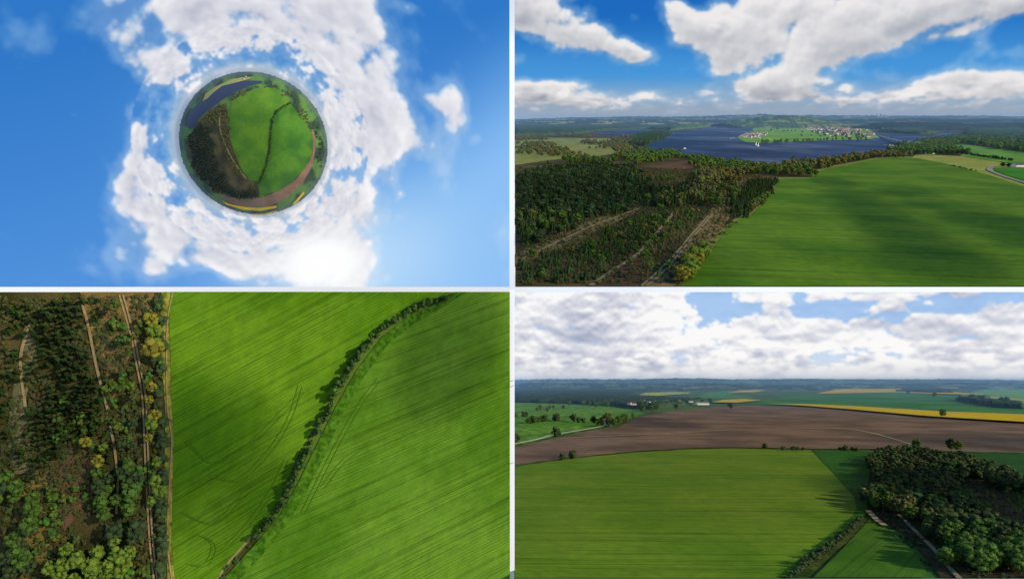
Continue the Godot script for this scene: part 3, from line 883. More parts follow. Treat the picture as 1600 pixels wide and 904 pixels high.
	grow(L, scatter(P([187,-972, 229,-972, 304,-1153, 221,-852, 184,-791, 156,-814]), 9.0), 20, K.spruce, 10, 15, 1.1, "dark spruce at the foot of the brown clearing", "tree", "spruces at the foot of the brown clearing", "spruce_wood", "more spruces at the foot of the brown clearing", K.far_cone, M.spruce_blue)
	grow(L, scatter(P([251,-1257, 286,-1347, 296,-1285, 278,-1177, 245,-1130, 233,-1153]), 13.0), 14, K.broad, 5, 9, 1.2, "small tree growing in the brown clearing", "tree", "small trees in the brown clearing")
	var patch := scatter(P([5,-1451, 13,-3736, 355,-3995, 631,-3736, 420,-2355, 254,-1530, 183,-1573, 80,-1490]), 24.0)
	var spare := []
	for p in patch:
		if fine.get_noise_2d(p.x * 0.003, p.y * 0.0013) > 0.1: spare.append(p)
	grow(L, spare, 24, K.broad, 9, 16, 1.1, "tree in the scattered rows on the rough grass at upper left", "tree", "scattered trees on the rough grass", "broadleaf_wood", "more scattered trees on the rough grass at upper left", K.far_broad, M.leaf_olive)
	# undergrowth on the cleared slopes
	var scrub := []
	for p in scatter(P([2,-415, 5,-1451, 261,-1451, 460,-1347, 385,-1065, 174,-592, 103,-419]), 5.0): if within(TR, p, 2.0): scrub.append(stand(p, rng.randf_range(0.8, 2.6), 1.3))
	mass_of(L, scrub, "undergrowth", "low scrub and brushwood on the cleared slopes", K.far_bush, M.scrub)
	grow(L, along(P([1260,-1986, 1209,-1826, 1170,-1665]), 16.0, 2.0), 40, K.dark_bush, 6, 9, 1.0, "dark bush in the straight hedge across the pasture at right", "bush", "bushes of the straight pasture hedge")
	grow(L, along(P([929,-1509, 912,-1451, 879,-1347]), 14.0, 3.0), 20, K.bush, 2.5, 4, 1.3, "low bush on the edge between field and straw meadow", "bush", "low bushes between field and straw meadow")
	for s in [[P([1027,-1490, 1028,-1490]), "left round dark bush on the road bend"], [P([1031,-1478, 1040,-1490]), "right round dark bush on the road bend"]]:
		tag(copy(K.dark_bush[0], L * stand(s[0][0], 9, 1.1)), s[1], "bush")
	grow(L, along(P([996,-2868, 1147,-2996, 1438,-3232, 1576,-3269]), 30.0, 8.0), 30, K.bush, 9, 14, 1.0, "shore bush along the near edge of the peninsula", "bush", "shore bushes of the peninsula")
	grow(L, scatter(P([1762,-4293, 2522,-5804, 3031,-6452, 2273,-4639, 1784,-3508, 1588,-3306, 1446,-3250]), 90.0), 70, K.bush, 9, 14, 1.1, "green bush among the village houses by the lake", "bush", "bushes among the village houses")
	for s in [[P([1930,-5373, -1068,-1490]), "left lone tree on the peninsula pasture"], [P([2136,-5804, -1068,-1490]), "right lone tree on the peninsula pasture"]]:
		tag(copy(K.dark[1], L * stand(s[0][0], 18, 1.2)), s[1], "tree")
	grow(L, along(P([1931,-5134, 2036,-5275, 2050,-5180]), 45.0, 10.0), 12, K.bush, 8, 11, 1.2, "dark shrub in the row across the peninsula pasture", "bush", "shrub row on the pasture")
	# houses
	var h1 := house_mesh(M.roof)
	var h2 := house_mesh(M.roof_dark)
	var h3 := house_mesh(matte(lin(140, 100, 80), 0.9, false), matte(lin(226, 206, 160), 0.9, false))
	var h4 := house_mesh(matte(lin(164, 112, 88), 0.9, false), matte(lin(214, 196, 184), 0.9, false))
	ground("road", "pale lane through the lakeside village", L, ribbon(P([1830,-3574, 2022,-4139, 2231,-4833, 2553,-5804, 2907,-6833]), 9.0, 1.4, lin(190, 180, 160), lin(200, 190, 170)), M.plain)
	var village := []
	for p in scatter(squeeze(P([2378,-5804, 3161,-7497, 3780,-8675, 3897,-8303, 3146,-6452, 2618,-5527, 2220,-4529, 1876,-3665, 1730,-3425, 1727,-3665, 1702,-3861, 1841,-4391]), 4.2), 37.0, 0.42, 0.82): village.append(Vector2(p.x, p.y * 4.2))
	village.sort_custom(func(a, b): return a.y > b.y)
	for k in village.size():
		if k >= 240: break
		var o := mesh_node(numbered("village_house"), [h1, h1, h2, h3, h4][rng.randi() % 5], null, self, L * Transform3D(Basis(Vector3.UP, rng.randf_range(-0.4, 0.4) + (PI / 2 if rng.randf() < 0.4 else 0.0)).scaled(Vector3.ONE * rng.randf_range(1.1, 1.6)), Vector3(village[k].x, 0.9, village[k].y)))
		tag(o, "white gabled house in the lakeside village on the peninsula", "house", "houses of the lakeside village")
	for p in scatter(P([1215,-3736, 1621,-4833, 1853,-5275, 1441,-4139, 1151,-3404, 1120,-3404]), 42.0, 0.4, 0.7):
		tag(mesh_node(numbered("cabin"), h2 if rng.randf() < 0.5 else h1, null, self, L * Transform3D(Basis(Vector3.UP, rng.randf() * 3.0).scaled(Vector3.ONE * 0.9), Vector3(p.x, 1.2, p.y))), "small cabin on the sandy camp ground at the peninsula tip", "cabin", "cabins on the camp ground")
	var singles := [
		[P([8401,-20793, -1068,-1490]), 3.2, "large white hotel on the green hill behind the peninsula", 60.0], [P([1637,-2785, -1068,-1490]), 1.6, "white farm building in the wood, leftmost of three", 0.0], [P([1618,-2732, -1068,-1490]), 1.4, "white farm building in the wood, middle of three", 0.0],
		[P([1661,-2778, -1068,-1490]), 1.5, "white farm building in the wood, rightmost of three", 0.0], [P([1161,-1999, -1068,-1490]), 0.9, "left white shed at the wood's edge by the meadow", 0.0], [P([1175,-1999, -1068,-1490]), 0.8, "right white shed at the wood's edge by the meadow", 0.0],
		[P([1404,-2532, -1068,-1490]), 1.0, "pale roof among the trees near the bridge, left one", 10.0], [P([1397,-2477, -1068,-1490]), 1.0, "pale roof among the trees near the bridge, right one", 10.0],
		[P([2829,-5423, -1068,-1490]), 0.8, "cottage on the far shore meadow, left of three", 12.0], [P([2860,-5373, -1068,-1490]), 0.8, "cottage on the far shore meadow, middle of three", 12.0], [P([2783,-5134, -1068,-1490]), 0.8, "cottage on the far shore meadow, right of three", 12.0],
	]
	for s in singles:
		tag(mesh_node(numbered("house"), h1 if s[1] > 1.2 and s[3] < 1.0 else house_mesh(M.roof_dark), null, self, L * Transform3D(Basis(Vector3.UP, 0.3).scaled(Vector3.ONE * s[1]), Vector3(s[0][0].x, s[3] + 0.9, s[0][0].y))), s[2], "house")
	var shed := house_mesh(M.roof_dark)
	tag(mesh_node("barn", shed, null, self, L * Transform3D(Basis(Vector3.UP, 0.2).scaled(Vector3(3.0, 0.9, 1.0)), Vector3(P([1047,-1463, -1068,-1490])[0].x, 0.9, P([1047,-1463, -1068,-1490])[0].y))), "long low dark barn at the right edge by the road", "barn")
	# the bridge
	var a: Vector2 = P([1813,-3552, -1068,-1490])[0]
	var b: Vector2 = P([1456,-2687, -1068,-1490])[0]
	var br := top("road_bridge", L * Transform3D(Basis(Vector3.UP, -atan2(b.y - a.y, b.x - a.x)), Vector3(a.x, 0.3, a.y)))
	tag(br, "long grey road bridge over the lake between village and wood", "bridge")
	var len := a.distance_to(b)
	var st := begin()
	box(st, Vector3(-10, 9, -6), Vector3(len + 10, 11.5, 6))
	mesh_node("deck", done(st), M.grey, br)
	for k in 2:
		st = begin()
		box(st, Vector3(-10, 11.5, -6 + 11.4 * k), Vector3(len + 10, 12.9, -5.4 + 11.4 * k))
		mesh_node("parapet", done(st), M.grey, br)
	for k in 7:
		st = begin()
		box(st, Vector3(len * (k + 0.5) / 7 - 3, -1, -4), Vector3(len * (k + 0.5) / 7 + 3, 9, 4))
		mesh_node("pier", done(st), M.grey, br)
	# boats, jetty
	for s in [[P([894,-2625, -1068,-1490]), "left white sailing boat below the peninsula tip"], [P([872,-2538, -1068,-1490]), "right white sailing boat below the peninsula tip"]]: sail_boat(L, s[0][0], s[1], 1.2)
	for s in [[P([1051,-3455, -1068,-1490]), "left white motor boat off the peninsula tip"], [P([1093,-3552, -1068,-1490]), "right white motor boat off the peninsula tip"], [P([563,-2335, -1068,-1490]), "lone white motor boat near the wooded shore"], [P([1358,-2578, -1068,-1490]), "white boat at the jetty, farthest from the wood"], [P([1365,-2572, -1068,-1490]), "white boat at the jetty, second from the water end"], [P([1384,-2589, -1068,-1490]), "white boat at the jetty, nearest to the wood"]]: motor_boat(L, s[0][0], s[1])
	var j: Vector2 = P([1394,-2619, -1068,-1490])[0]
	var jt := top("jetty", L * Transform3D(Basis(Vector3.UP, 0.2), Vector3(j.x, 0.3, j.y)))
	tag(jt, "grey plank jetty with boats below the bridge head", "jetty")
	st = begin()
	box(st, Vector3(-45, 1.2, -2), Vector3(45, 1.8, 2))
	mesh_node("deck", done(st), M.grey, jt)
	for k in 6:
		st = begin()
		box(st, Vector3(-42 + k * 16, -2, -0.5), Vector3(-41 + k * 16, 1.2, 0.5))
		mesh_node("post", done(st), M.bark, jt)
	# the power station far away
	for s in [[P([6359,145]), "cooling tower on the skyline, left of three"], [P([6424,154]), "cooling tower on the skyline, middle of three"], [P([6493,139]), "cooling tower on the skyline, right of three"]]:
		st = begin(0)
		var prof := []
		for k in 9:
			var t := k / 8.0
			prof.append([Vector3(0, t * s[0][0].y, 0), 26.0 * (0.62 + 0.38 * pow(absf(t - 0.72) / 0.72, 1.6))])
		tube(st, prof, 14)
		tag(mesh_node(numbered("cooling_tower"), done(st), M.grey, self, L * Transform3D(Basis.IDENTITY, Vector3(s[0][0].x, 0, -12600))), s[1], "cooling tower")

func house_mesh(roof: Material, wall: Material = null) -> ArrayMesh:
	var st := begin()
	st.set_material(wall if wall else M.wall)
	box(st, Vector3(-6, 0, -4.5), Vector3(6, 5, 4.5))
	for s in [-1.0, 1.0]:
		for q in [Vector3(s * 6, 5, -4.5 * s), Vector3(s * 6, 9, 0), Vector3(s * 6, 5, 4.5 * s)]: st.add_vertex(q)
	var m := done(st)
	st = begin()
	st.set_material(roof)
	for s in [-1.0, 1.0]:
		var e := [Vector3(-6.5, 4.8, s * 5), Vector3(6.5, 4.8, s * 5), Vector3(6.5, 9.3, 0), Vector3(-6.5, 9.3, 0)]
		var order: Array = [0, 2, 1, 0, 3, 2] if s > 0 else [0, 1, 2, 0, 2, 3]
		for k in order: st.add_vertex(e[k])
	box(st, Vector3(2, 7.5, -1.2), Vector3(3, 10.4, -0.3))
	st.generate_normals()
	return st.commit(m)

func hull(st: SurfaceTool, l: float, w: float, h: float) -> void:
	var n := 8
	for k in n:
		for side in [-1.0, 1.0]:
			var c := []
			for t in [float(k) / n, float(k + 1) / n]:
				var ww: float = w * sqrt(maxf(0.0, 1.0 - pow(maxf(0.0, t * 1.5 - 0.5), 2.0)))
				c.append([Vector3(lerpf(-l / 2, l / 2, t), h, side * ww / 2), Vector3(lerpf(-l / 2, l / 2, t), 0, side * ww * 0.3), Vector3(lerpf(-l / 2, l / 2, t), h * 0.85, 0)])
			for q in [c[0][0], c[1][0], c[1][1], c[0][0], c[1][1], c[0][1], c[0][0], c[0][2], c[1][2], c[0][0], c[1][2], c[1][0]]: st.add_vertex(q)

func motor_boat(L: Transform3D, p: Vector2, label: String) -> void:
	var o := top("motor_boat", L * Transform3D(Basis(Vector3.UP, rng.randf_range(-0.5, 0.5)), Vector3(p.x, 0.3, p.y)))
	tag(o, label, "boat", "motor boats on the lake")
	var st := begin()
	hull(st, 11, 4, 1.8)
	mesh_node("hull", done(st), M.white, o)
	st = begin()
	box(st, Vector3(-3, 1.6, -1.3), Vector3(1.5, 3.2, 1.3))
	mesh_node("cabin", done(st), M.white, o)

func sail_boat(L: Transform3D, p: Vector2, label: String, s: float) -> void:
	var o := top("sailing_boat", L * Transform3D(Basis(Vector3.UP, 0.5).scaled(Vector3.ONE * s), Vector3(p.x, 0.3, p.y)))
	tag(o, label, "boat")
	var st := begin()
	hull(st, 9, 3, 1.4)
	mesh_node("hull", done(st), M.white, o)
	st = begin()
	tube(st, [[Vector3(0.5, 1, 0), 0.12], [Vector3(0.5, 12.5, 0), 0.06]], 5)
	mesh_node("mast", done(st), M.grey, o)
	st = begin()
	for k in 6:
		var t := k / 6.0
		var u := (k + 1) / 6.0
		for q in [Vector3(0.4, 2 + 10 * t, 0), Vector3(0.4, 2 + 10 * u, 0), Vector3(0.4 - 4.2 * (1 - u), 2 + 10 * u, 0.8 * (1 - u)), Vector3(0.4, 2 + 10 * t, 0), Vector3(0.4 - 4.2 * (1 - u), 2 + 10 * u, 0.8 * (1 - u)), Vector3(0.4 - 4.2 * (1 - t), 2 + 10 * t, 0.8 * (1 - t))]: st.add_vertex(q)
	mesh_node("sail", done(st), M.white, o)

# ---------------------------------------------------------------- the plough land
func plough_land() -> void:
	trodden = {}
	var L := BR
	ground("valley_ground", "green valley ground stretching to the hills", L, sheet(P([1,-375, 47,-13173, 10440,-13173, 287,-375]), 0.0, 0.02, true, lin(72, 116, 44), lin(104, 140, 54), 0.003), M.far_grain)
	ground("crop_field", "large green field with drilled rows in the foreground", L, sheet(P([3,-829, 40,-890, 111,-961, 181,-1016, 264,-1058, 334,-1070, 436,-1047, 355,-784, 309,-645, 276,-570, 254,-533, 204,-466, 164,-411, 139,-375, 1,-375]), 0.6, 0.012, true, lin(108, 146, 22), lin(126, 156, 32), 0.006, -0.03), M.drills)
	ground("field_margin", "darker green headland along the ditch", L, sheet(P([437,-1049, 440,-1051, 354,-774, 312,-645, 280,-570, 264,-543, 201,-459, 144,-375, 136,-375, 172,-426, 221,-493, 256,-543, 271,-570, 298,-631, 347,-774]), 0.9, 0.012, true, lin(62, 116, 18), lin(70, 124, 24), 0.02), M.grain)
	ground("grass_strip", "rough grass ditch between the two green fields", L, sheet(P([264,-543, 270,-543, 263,-528, 194,-435, 151,-375, 142,-375, 199,-455]), 0.5, 0.012, true, lin(56, 84, 20), lin(96, 106, 44), 0.04), M.grain)
	ground("crop_field", "small triangular field with winding wheel marks at the bottom", L, sheet(P([260,-528, 258,-510, 250,-473, 237,-432, 221,-392, 212,-375, 154,-375, 190,-426]), 0.8, 0.012, true, lin(72, 118, 20), lin(88, 130, 30), 0.012, 0.9), M.rows)
	ground("grass_field", "smooth green triangle between field and wood", L, sheet(P([437,-1045, 481,-1039, 500,-1021, 468,-937, 389,-784, 317,-645, 312,-645, 357,-784]), 0.9, 0.012, true, lin(54, 118, 20), lin(62, 126, 26), 0.02), M.grain)
	ground("grass_field", "dark green meadow right of the wood", L, sheet(P([523,-1049, 589,-1035, 648,-1012, 758,-969, 480,-618, 521,-744, 563,-880, 552,-969]), 0.6, 0.015, true, lin(44, 98, 30), lin(52, 108, 36), 0.01), M.grain)
	ground("ploughed_field", "wide brown ploughed field across the middle", L, sheet(P([3,-854, 4,-1078, 31,-1143, 78,-1256, 170,-1466, 228,-1545, 360,-2010, 564,-2419, 797,-2775, 1008,-2957, 1118,-2708, 1134,-2343, 1120,-1925, 1204,-1683, 1268,-1611, 765,-977, 724,-1016, 642,-1030, 598,-1049, 528,-1058, 443,-1058, 337,-1082, 267,-1070, 183,-1026, 112,-969, 40,-897]), 1.2, 0.012, true, lin(122, 98, 76), lin(154, 124, 98), 0.006, 0.05), M.furrows)
	ground("track", "thin pale track curving across the ploughed field", L, ribbon(P([76,-1248, 149,-1284, 237,-1329, 320,-1377, 396,-1429, 502,-1477, 618,-1504, 672,-1504, 698,-1473, 684,-1345, 620,-1104]), 4.0, 1.8, lin(206, 186, 140), lin(220, 200, 156)), M.plain)
	ground("road", "pale straight road along the ploughed field's left edge", L, ribbon(P([0,-1121, 38,-1203, 83,-1329, 176,-1514, 234,-1658]), 9.0, 2.4, lin(204, 198, 160), lin(216, 210, 176)), M.plain)
	ground("track", "pale dirt track along the right wood's near edge", L, ribbon(P([274,-559, 261,-519, 257,-501]), 4.0, 1.6, lin(176, 150, 110), lin(190, 164, 122)), M.plain)
	ground("track", "pale forest track running down through the right wood", L, ribbon(P([289,-543, 270,-489, 252,-438, 234,-392, 226,-370]), 2.6, 1.2, lin(150, 128, 96), lin(170, 146, 110)), M.plain)
	ground("track", "pale track behind the wood beside the ploughed field", L, ribbon(P([581,-1035, 634,-1017, 711,-999, 765,-977]), 4.0, 2.2, lin(190, 184, 150), lin(200, 192, 160)), M.plain)
	ground("pasture", "light green pasture left of the ploughed field", L, sheet(P([4,-1110, 12,-3303, 144,-3209, 273,-3036, 394,-2741, 420,-2250, 359,-2047, 237,-1634, 177,-1525, 82,-1314, 32,-1190]), 0.6, 0.015, true, lin(104, 164, 44), lin(126, 178, 52), 0.003), M.far_grain)
	for f in [
		["deep yellow rape strip behind the ploughed field", P([1085,-3036, 1221,-2957, 1304,-2741, 1330,-2471, 1351,-2250, 1467,-2047, 1557,-1975, 1250,-1588, 1195,-1670, 1130,-1942, 1146,-2368, 1131,-2741]), lin(252, 204, 0), lin(252, 212, 6)],
		["orange yellow rape field on the far rise at right", P([2286,-5340, 3536,-7781, 5284,-10769, 5500,-10182, 4429,-7571, 3440,-5240, 3244,-4876, 3213,-5496, 3253,-6027, 2750,-5662]), lin(252, 204, 10), lin(252, 212, 20)],
		["small yellow rape field on the far rise in the middle", P([1738,-5749, 2706,-8238, 3879,-10769, 3010,-8238, 2060,-6027]), lin(252, 204, 10), lin(252, 212, 20)],
		["yellow rape patch at the far end of the ploughed field", P([905,-3209, 1073,-3621, 1243,-3792, 1245,-3553, 980,-3120]), lin(250, 206, 6), lin(250, 210, 20)],
		["pale yellow field on the valley side at left", P([887,-4985, 1080,-5720, 1401,-6227, 1486,-5900, 1325,-5340, 887,-4487]), lin(220, 220, 70), lin(204, 212, 74)],
		["thin yellow field edge at far right", P([2945,-4487, 2839,-4156, 2615,-3621, 2445,-3403, 2589,-3792, 2767,-4218]), lin(216, 200, 90), lin(216, 200, 90)],
	]:
		ground("rape_field", f[0], L, sheet(f[1], 6.0, 0.012, true, f[2], f[3], 0.002), M.rows_far)
	for f in [
		["deep green field behind the yellow strip", P([981,-3036, 1229,-3509, 1929,-4876, 2471,-5606, 2959,-6092, 3559,-6593, 3169,-5340, 2689,-4156, 2069,-2881, 1972,-2499, 1530,-1942, 1454,-2028, 1341,-2232, 1345,-2499, 1323,-2782, 1240,-3004]), lin(40, 128, 40), lin(80, 150, 50)],
		["pale green fields at the far right", P([3069,-4876, 5740,-8618, 6723,-9335, 6826,-8618, 2275,-2881, 2305,-3209, 2764,-4156]), lin(110, 180, 76), lin(140, 190, 84)],
		["green field on the far rise in the middle", P([1046,-4156, 1737,-6227, 2286,-7470, 2135,-6593, 1558,-5098, 1533,-4487, 1252,-3870]), lin(70, 150, 60), lin(100, 166, 70)],
	]:
		ground("crop_field", f[0], L, sheet(f[1], 1.5, 0.012, true, f[2], f[3], 0.002), M.rows_far)
	ground("hill", "long blue hill line on the horizon behind the plough land", L, hill(P([37,112,  365,119,  1217,129,  1948,124,  2800,136,  3166,148,  3531,141,  4261,124,  5478,131,  6695,122,  7913,124,  9129,117,  9736,100,  10953,100]), -13500, 1500, Color(0.03, 0.06, 0.035), Color(0.2, 0.3, 0.1), 0.0016, 0.2, 14.0), M.plain)
	ground("hill", "blue wooded hills above the valley at left", L, hill(P([23,54,  232,72,  775,65,  1240,72,  1705,62,  2247,69,  2712,54,  3408,39]), -8600, 1100, Color(0.03, 0.055, 0.03), Color(0.18, 0.27, 0.09), 0.002, 0.14, 14.0), M.plain)
	ground("hill", "low wooded rise on the right skyline", L, hill(P([3679,32,  4280,58,  5135,54,  5992,68,  6506,73,  7020,75,  7704,66]), -9500, 900, Color(0.028, 0.052, 0.03), Color(0.2, 0.3, 0.1), 0.002, 0.12, 12.0), M.plain)
	for f in [
		["dark blue green forest filling the valley at left", P([12,-3303, 42,-11788, 1008,-11199, 1681,-9335, 1639,-7004, 1008,-5606, 737,-4315, 846,-3621, 977,-3509, 743,-2957, 493,-2499, 403,-2809, 280,-3120]), M.leaf_far, 0.006],
		["dark wood on the far rise at right", P([3559,-6593, 5210,-9335, 5362,-8891, 4412,-7004, 3587,-5779, 3450,-5900]), M.leaf_far, 0.005],
		["dark tree belt in the far valley middle", P([1639,-7004, 2327,-8618, 4034,-11199, 5042,-11199, 3723,-8618, 2953,-8003, 2080,-7004]), M.leaf_far, 0.005],
		["grey green orchard rows around the far hamlet at right", P([2333,-3742, 2557,-3952, 2190,-3209, 1968,-2741, 1809,-2521, 1845,-2741, 2106,-3303]), M.leaf_far, 0.004],
	]:
		var o := ground("forest", f[0], L, sheet(f[1], 1.0, f[3], true, Color.WHITE * 0.5, Color.WHITE * 1.9, 0.008, 0.0, 22.0), f[2])
		o.set_meta("kind", "stuff")
	ground("woodland_ground", "dark brown ground of the wood at lower right", L, sheet(P([481,-969, 553,-1035, 575,-994, 572,-894, 521,-744, 475,-611, 287,-375, 219,-375, 249,-452, 265,-506, 270,-543, 303,-618, 391,-784]), 0.7, 0.015, true, lin(60, 56, 30), lin(86, 74, 46), 0.02), M.floor)
	ground("clearing", "brown brushwood clearing inside the right wood", L, sheet(P([471,-759, 488,-725, 433,-559, 335,-435, 316,-452, 339,-521, 387,-618]), 1.0, 0.012, true, lin(104, 88, 62), lin(80, 74, 46), 0.03), M.floor)
	# trees of the right wood
	var wood := scatter(P([467,-937, 545,-1021, 565,-977, 563,-880, 514,-735, 484,-652, 413,-559, 464,-691, 455,-735, 382,-618, 339,-521, 316,-452, 313,-426, 274,-375, 235,-375, 244,-405, 279,-497, 295,-559, 278,-559, 322,-652, 391,-784]), 9.5)
	grow(L, wood, 50, K.dark, 9, 15, 1.05, "dark tree in the wood at lower right", "tree", "trees of the lower right wood", "broadleaf_wood", "back of the wood at lower right", K.far_broad, M.leaf_dark)
	grow(L, scatter(P([332,-510, 316,-452, 292,-405, 264,-375, 241,-375, 270,-420]), 8.0), 22, K.broad, 12, 17, 1.1, "tall light green tree in the bottom right corner", "tree", "light green trees in the bottom right corner")
	grow(L, scatter(P([299,-570, 321,-587, 352,-631, 315,-559, 276,-501, 273,-510]), 9.0), 14, K.olive, 11, 15, 1.0, "pale green tree beside the forest track", "tree", "pale green trees beside the forest track")
	grow(L, scatter(P([461,-744, 476,-708, 413,-559, 332,-452, 323,-460, 344,-528, 386,-618]), 13.0), 40, K.slim, 7, 11, 1.3, "thin tree on the brushwood clearing at right", "tree", "thin trees on the brushwood clearing")
	var scrub := []
	for p in scatter(P([468,-937, 565,-977, 514,-735, 458,-618, 274,-375, 222,-375, 249,-452, 273,-548]), 5.0): scrub.append(stand(p, rng.randf_range(0.8, 2.4), 1.4))
	mass_of(L, scrub, "undergrowth", "low scrub in and around the lower right wood", K.far_bush, M.leaf_dark)
	grow(L, along(P([254,-528, 207,-462, 185,-432, 161,-400, 142,-375]), 4.2, 1.2), 50, K.dark_bush, 2.2, 4.5, 1.2, "dark bush in the ditch hedge between the two fields", "bush", "bushes of the ditch hedge")
	grow(L, along(P([397,-1047, 422,-1043]), 9.0, 2.0), 12, K.dark_bush, 4, 6, 1.2, "dark bush in the left part of the hedge below the ploughed field", "bush", "bushes in the left part of the low hedge")
	grow(L, along(P([474,-1043, 501,-1021]), 8.0, 3.0), 24, K.dark_bush, 5, 8, 1.2, "dark bush in the hedge between ploughed field and green triangle", "bush", "bushes of the hedge by the green triangle")
	for s in [[P([374,-1062, -767,-1078]), 9, "lone dark bush on the far edge of the large field"], [P([64,-918, -767,-1078]), 9, "left of two bushes on the ploughed field's near edge"], [P([79,-933, -767,-1078]), 11, "right of two bushes on the ploughed field's near edge"], [P([80,-1299, -767,-1078]), 17, "lone dark bush beside the pale road"], [P([6,-1143, -767,-1078]), 18, "dark bush at the left edge below the pale road"], [P([152,-1772, -767,-1078]), 20, "single round bush on the light green pasture"], [P([801,-2614, -767,-1078]), 22, "small lone bush on the far part of the ploughed field"]]:
		tag(copy(K.dark_bush[rng.randi() % 3], L * stand(s[0][0], s[1], 0.9)), s[2], "bush")
	for s in [[P([591,-1049, -767,-1078]), 17, "left of the tall trees standing behind the wood"], [P([625,-1021, -767,-1078]), 20, "right of the tall trees standing behind the wood"], [P([634,-1021, -767,-1078]), 17, "rightmost tall tree standing behind the wood"], [P([1173,-1942, -767,-1078]), 26, "dark tree standing in the yellow rape strip"], [P([2977,-5340, -767,-1078]), 30, "lone tree on the deep green field"], [P([2564,-4315, -767,-1078]), 34, "lone tree at the far hamlet"]]:
		tag(copy(K.dark[rng.randi() % 4], L * stand(s[0][0], s[1], 1.1)), s[2], "tree")
	grow(L, along(P([30,-1683, 63,-1761, 95,-1772, 131,-1829]), 24.0, 14.0), 30, K.dark_bush, 12, 18, 1.2, "dark shrub in the long thicket on the pasture", "bush", "shrubs of the long pasture thicket")
	grow(L, along(P([7,-1975, 40,-2010]), 24.0, 8.0), 8, K.dark_bush, 12, 16, 1.2, "dark shrub at the left end of the pasture", "bush", "shrubs at the left end of the pasture")
	grow(L, scatter(P([58,-2499, 173,-3209, 233,-2881, 193,-2445, 101,-2250]), 40.0), 10, K.olive, 14, 20, 1.0, "olive tree in the small grove on the pasture", "tree", "trees of the pasture grove")
	grow(L, along(P([163,-1734, 200,-1718, 220,-1693]), 16.0, 8.0), 16, K.dark_bush, 12, 18, 1.0, "dark shrub left of the white farmhouse", "bush", "shrubs left of the farmhouse")
	grow(L, along(P([189,-1567, 212,-1558, 241,-1634, 280,-1761]), 9.0, 4.0), 30, K.dark, 15, 22, 0.95, "dark tree in the row before the white farmhouse", "tree", "trees before the farmhouse")
	grow(L, along(P([411,-2250, 462,-2343, 493,-2393]), 30.0, 16.0), 14, K.dark, 22, 32, 1.1, "round dark tree at the ploughed field's top left corner", "tree", "trees at the top left corner of the ploughed field")
	tag(copy(K.olive[1], L * stand(P([229,-1708, -767,-1078])[0], 26, 1.2)), "bare brown tree rising behind the white farmhouse", "tree")
	tag(copy(K.bright[1], L * stand(P([318,-1877, -767,-1078])[0], 17, 0.8)), "small light tree right of the farmhouse", "tree")
	grow(L, along(P([2689,-4156, 2504,-3742, 2343,-3303]), 110.0, 30.0), 14, K.dark_bush, 22, 30, 1.3, "dark bush along the thin yellow field edge", "bush", "bushes along the thin yellow field edge")
	grow(L, scatter(squeeze(P([394,-2741, 518,-3120, 663,-3209, 886,-3403, 949,-3303, 776,-2881, 583,-2499, 472,-2393, 408,-2393]), 1.0), 62.0, 0.5, 0.6), 45, K.dark, 16, 26, 1.0, "dark tree among the white houses of the valley village", "tree", "trees of the valley village", "broadleaf_wood", "more trees around the valley village", K.far_broad, M.leaf)
	grow(L, scatter(P([207,-2881, 375,-3209, 491,-2957, 410,-2614, 305,-2614]), 55.0, 0.5, 0.8), 30, K.broad, 18, 26, 1.0, "green tree in the round wood behind the light green pasture", "tree", "trees of the wood behind the pasture", "broadleaf_wood", "more trees of the wood behind the pasture", K.far_broad, M.leaf)
	# houses
	var p0: Vector2 = P([217,-1620, -767,-1078])[0]
	farmhouse(L, p0)
	var white := house_mesh(M.white)
	var h1 := house_mesh(M.roof)
	var h2 := house_mesh(M.roof_dark)
	for p in scatter(P([399,-2676, 499,-3004, 590,-2988, 775,-3246, 747,-3036, 576,-2676, 466,-2477, 403,-2499]), 58.0, 0.45, 0.7):
		var o := mesh_node(numbered("village_house"), [white, h1, h2, h2][rng.randi() % 4], null, self, L * Transform3D(Basis(Vector3.UP, rng.randf_range(-0.6, 0.6)).scaled(Vector3.ONE * rng.randf_range(0.8, 1.35)), Vector3(p.x, 12.0, p.y)))
		tag(o, "small white house in the valley village left of the ploughed field", "house", "houses of the valley village")
	var far_houses := scatter(P([2271,-3621, 2420,-3742, 2129,-3120, 1996,-2926, 2098,-3246]), 120.0, 0.4, 0.5)
	for p in far_houses:
		tag(mesh_node(numbered("village_house"), h2, null, self, L * Transform3D(Basis(Vector3.UP, rng.randf() * 2.0).scaled(Vector3.ONE * 2.2), Vector3(p.x, 8.0, p.y))), "pale house in the hamlet among dark trees at far right", "house", "houses of the far hamlet")
	var b: Vector2 = P([786,-2957, -767,-1078])[0]
	tag(mesh_node("barn", house_mesh(M.grey), null, self, L * Transform3D(Basis(Vector3.UP, 0.35).scaled(Vector3(4.5, 1.1, 1.4)), Vector3(b.x, 2.0, b.y))), "long pale barn at the upper corner of the ploughed field", "barn")
	field_hut(L, P([303,-621, -767,-1078])[0])

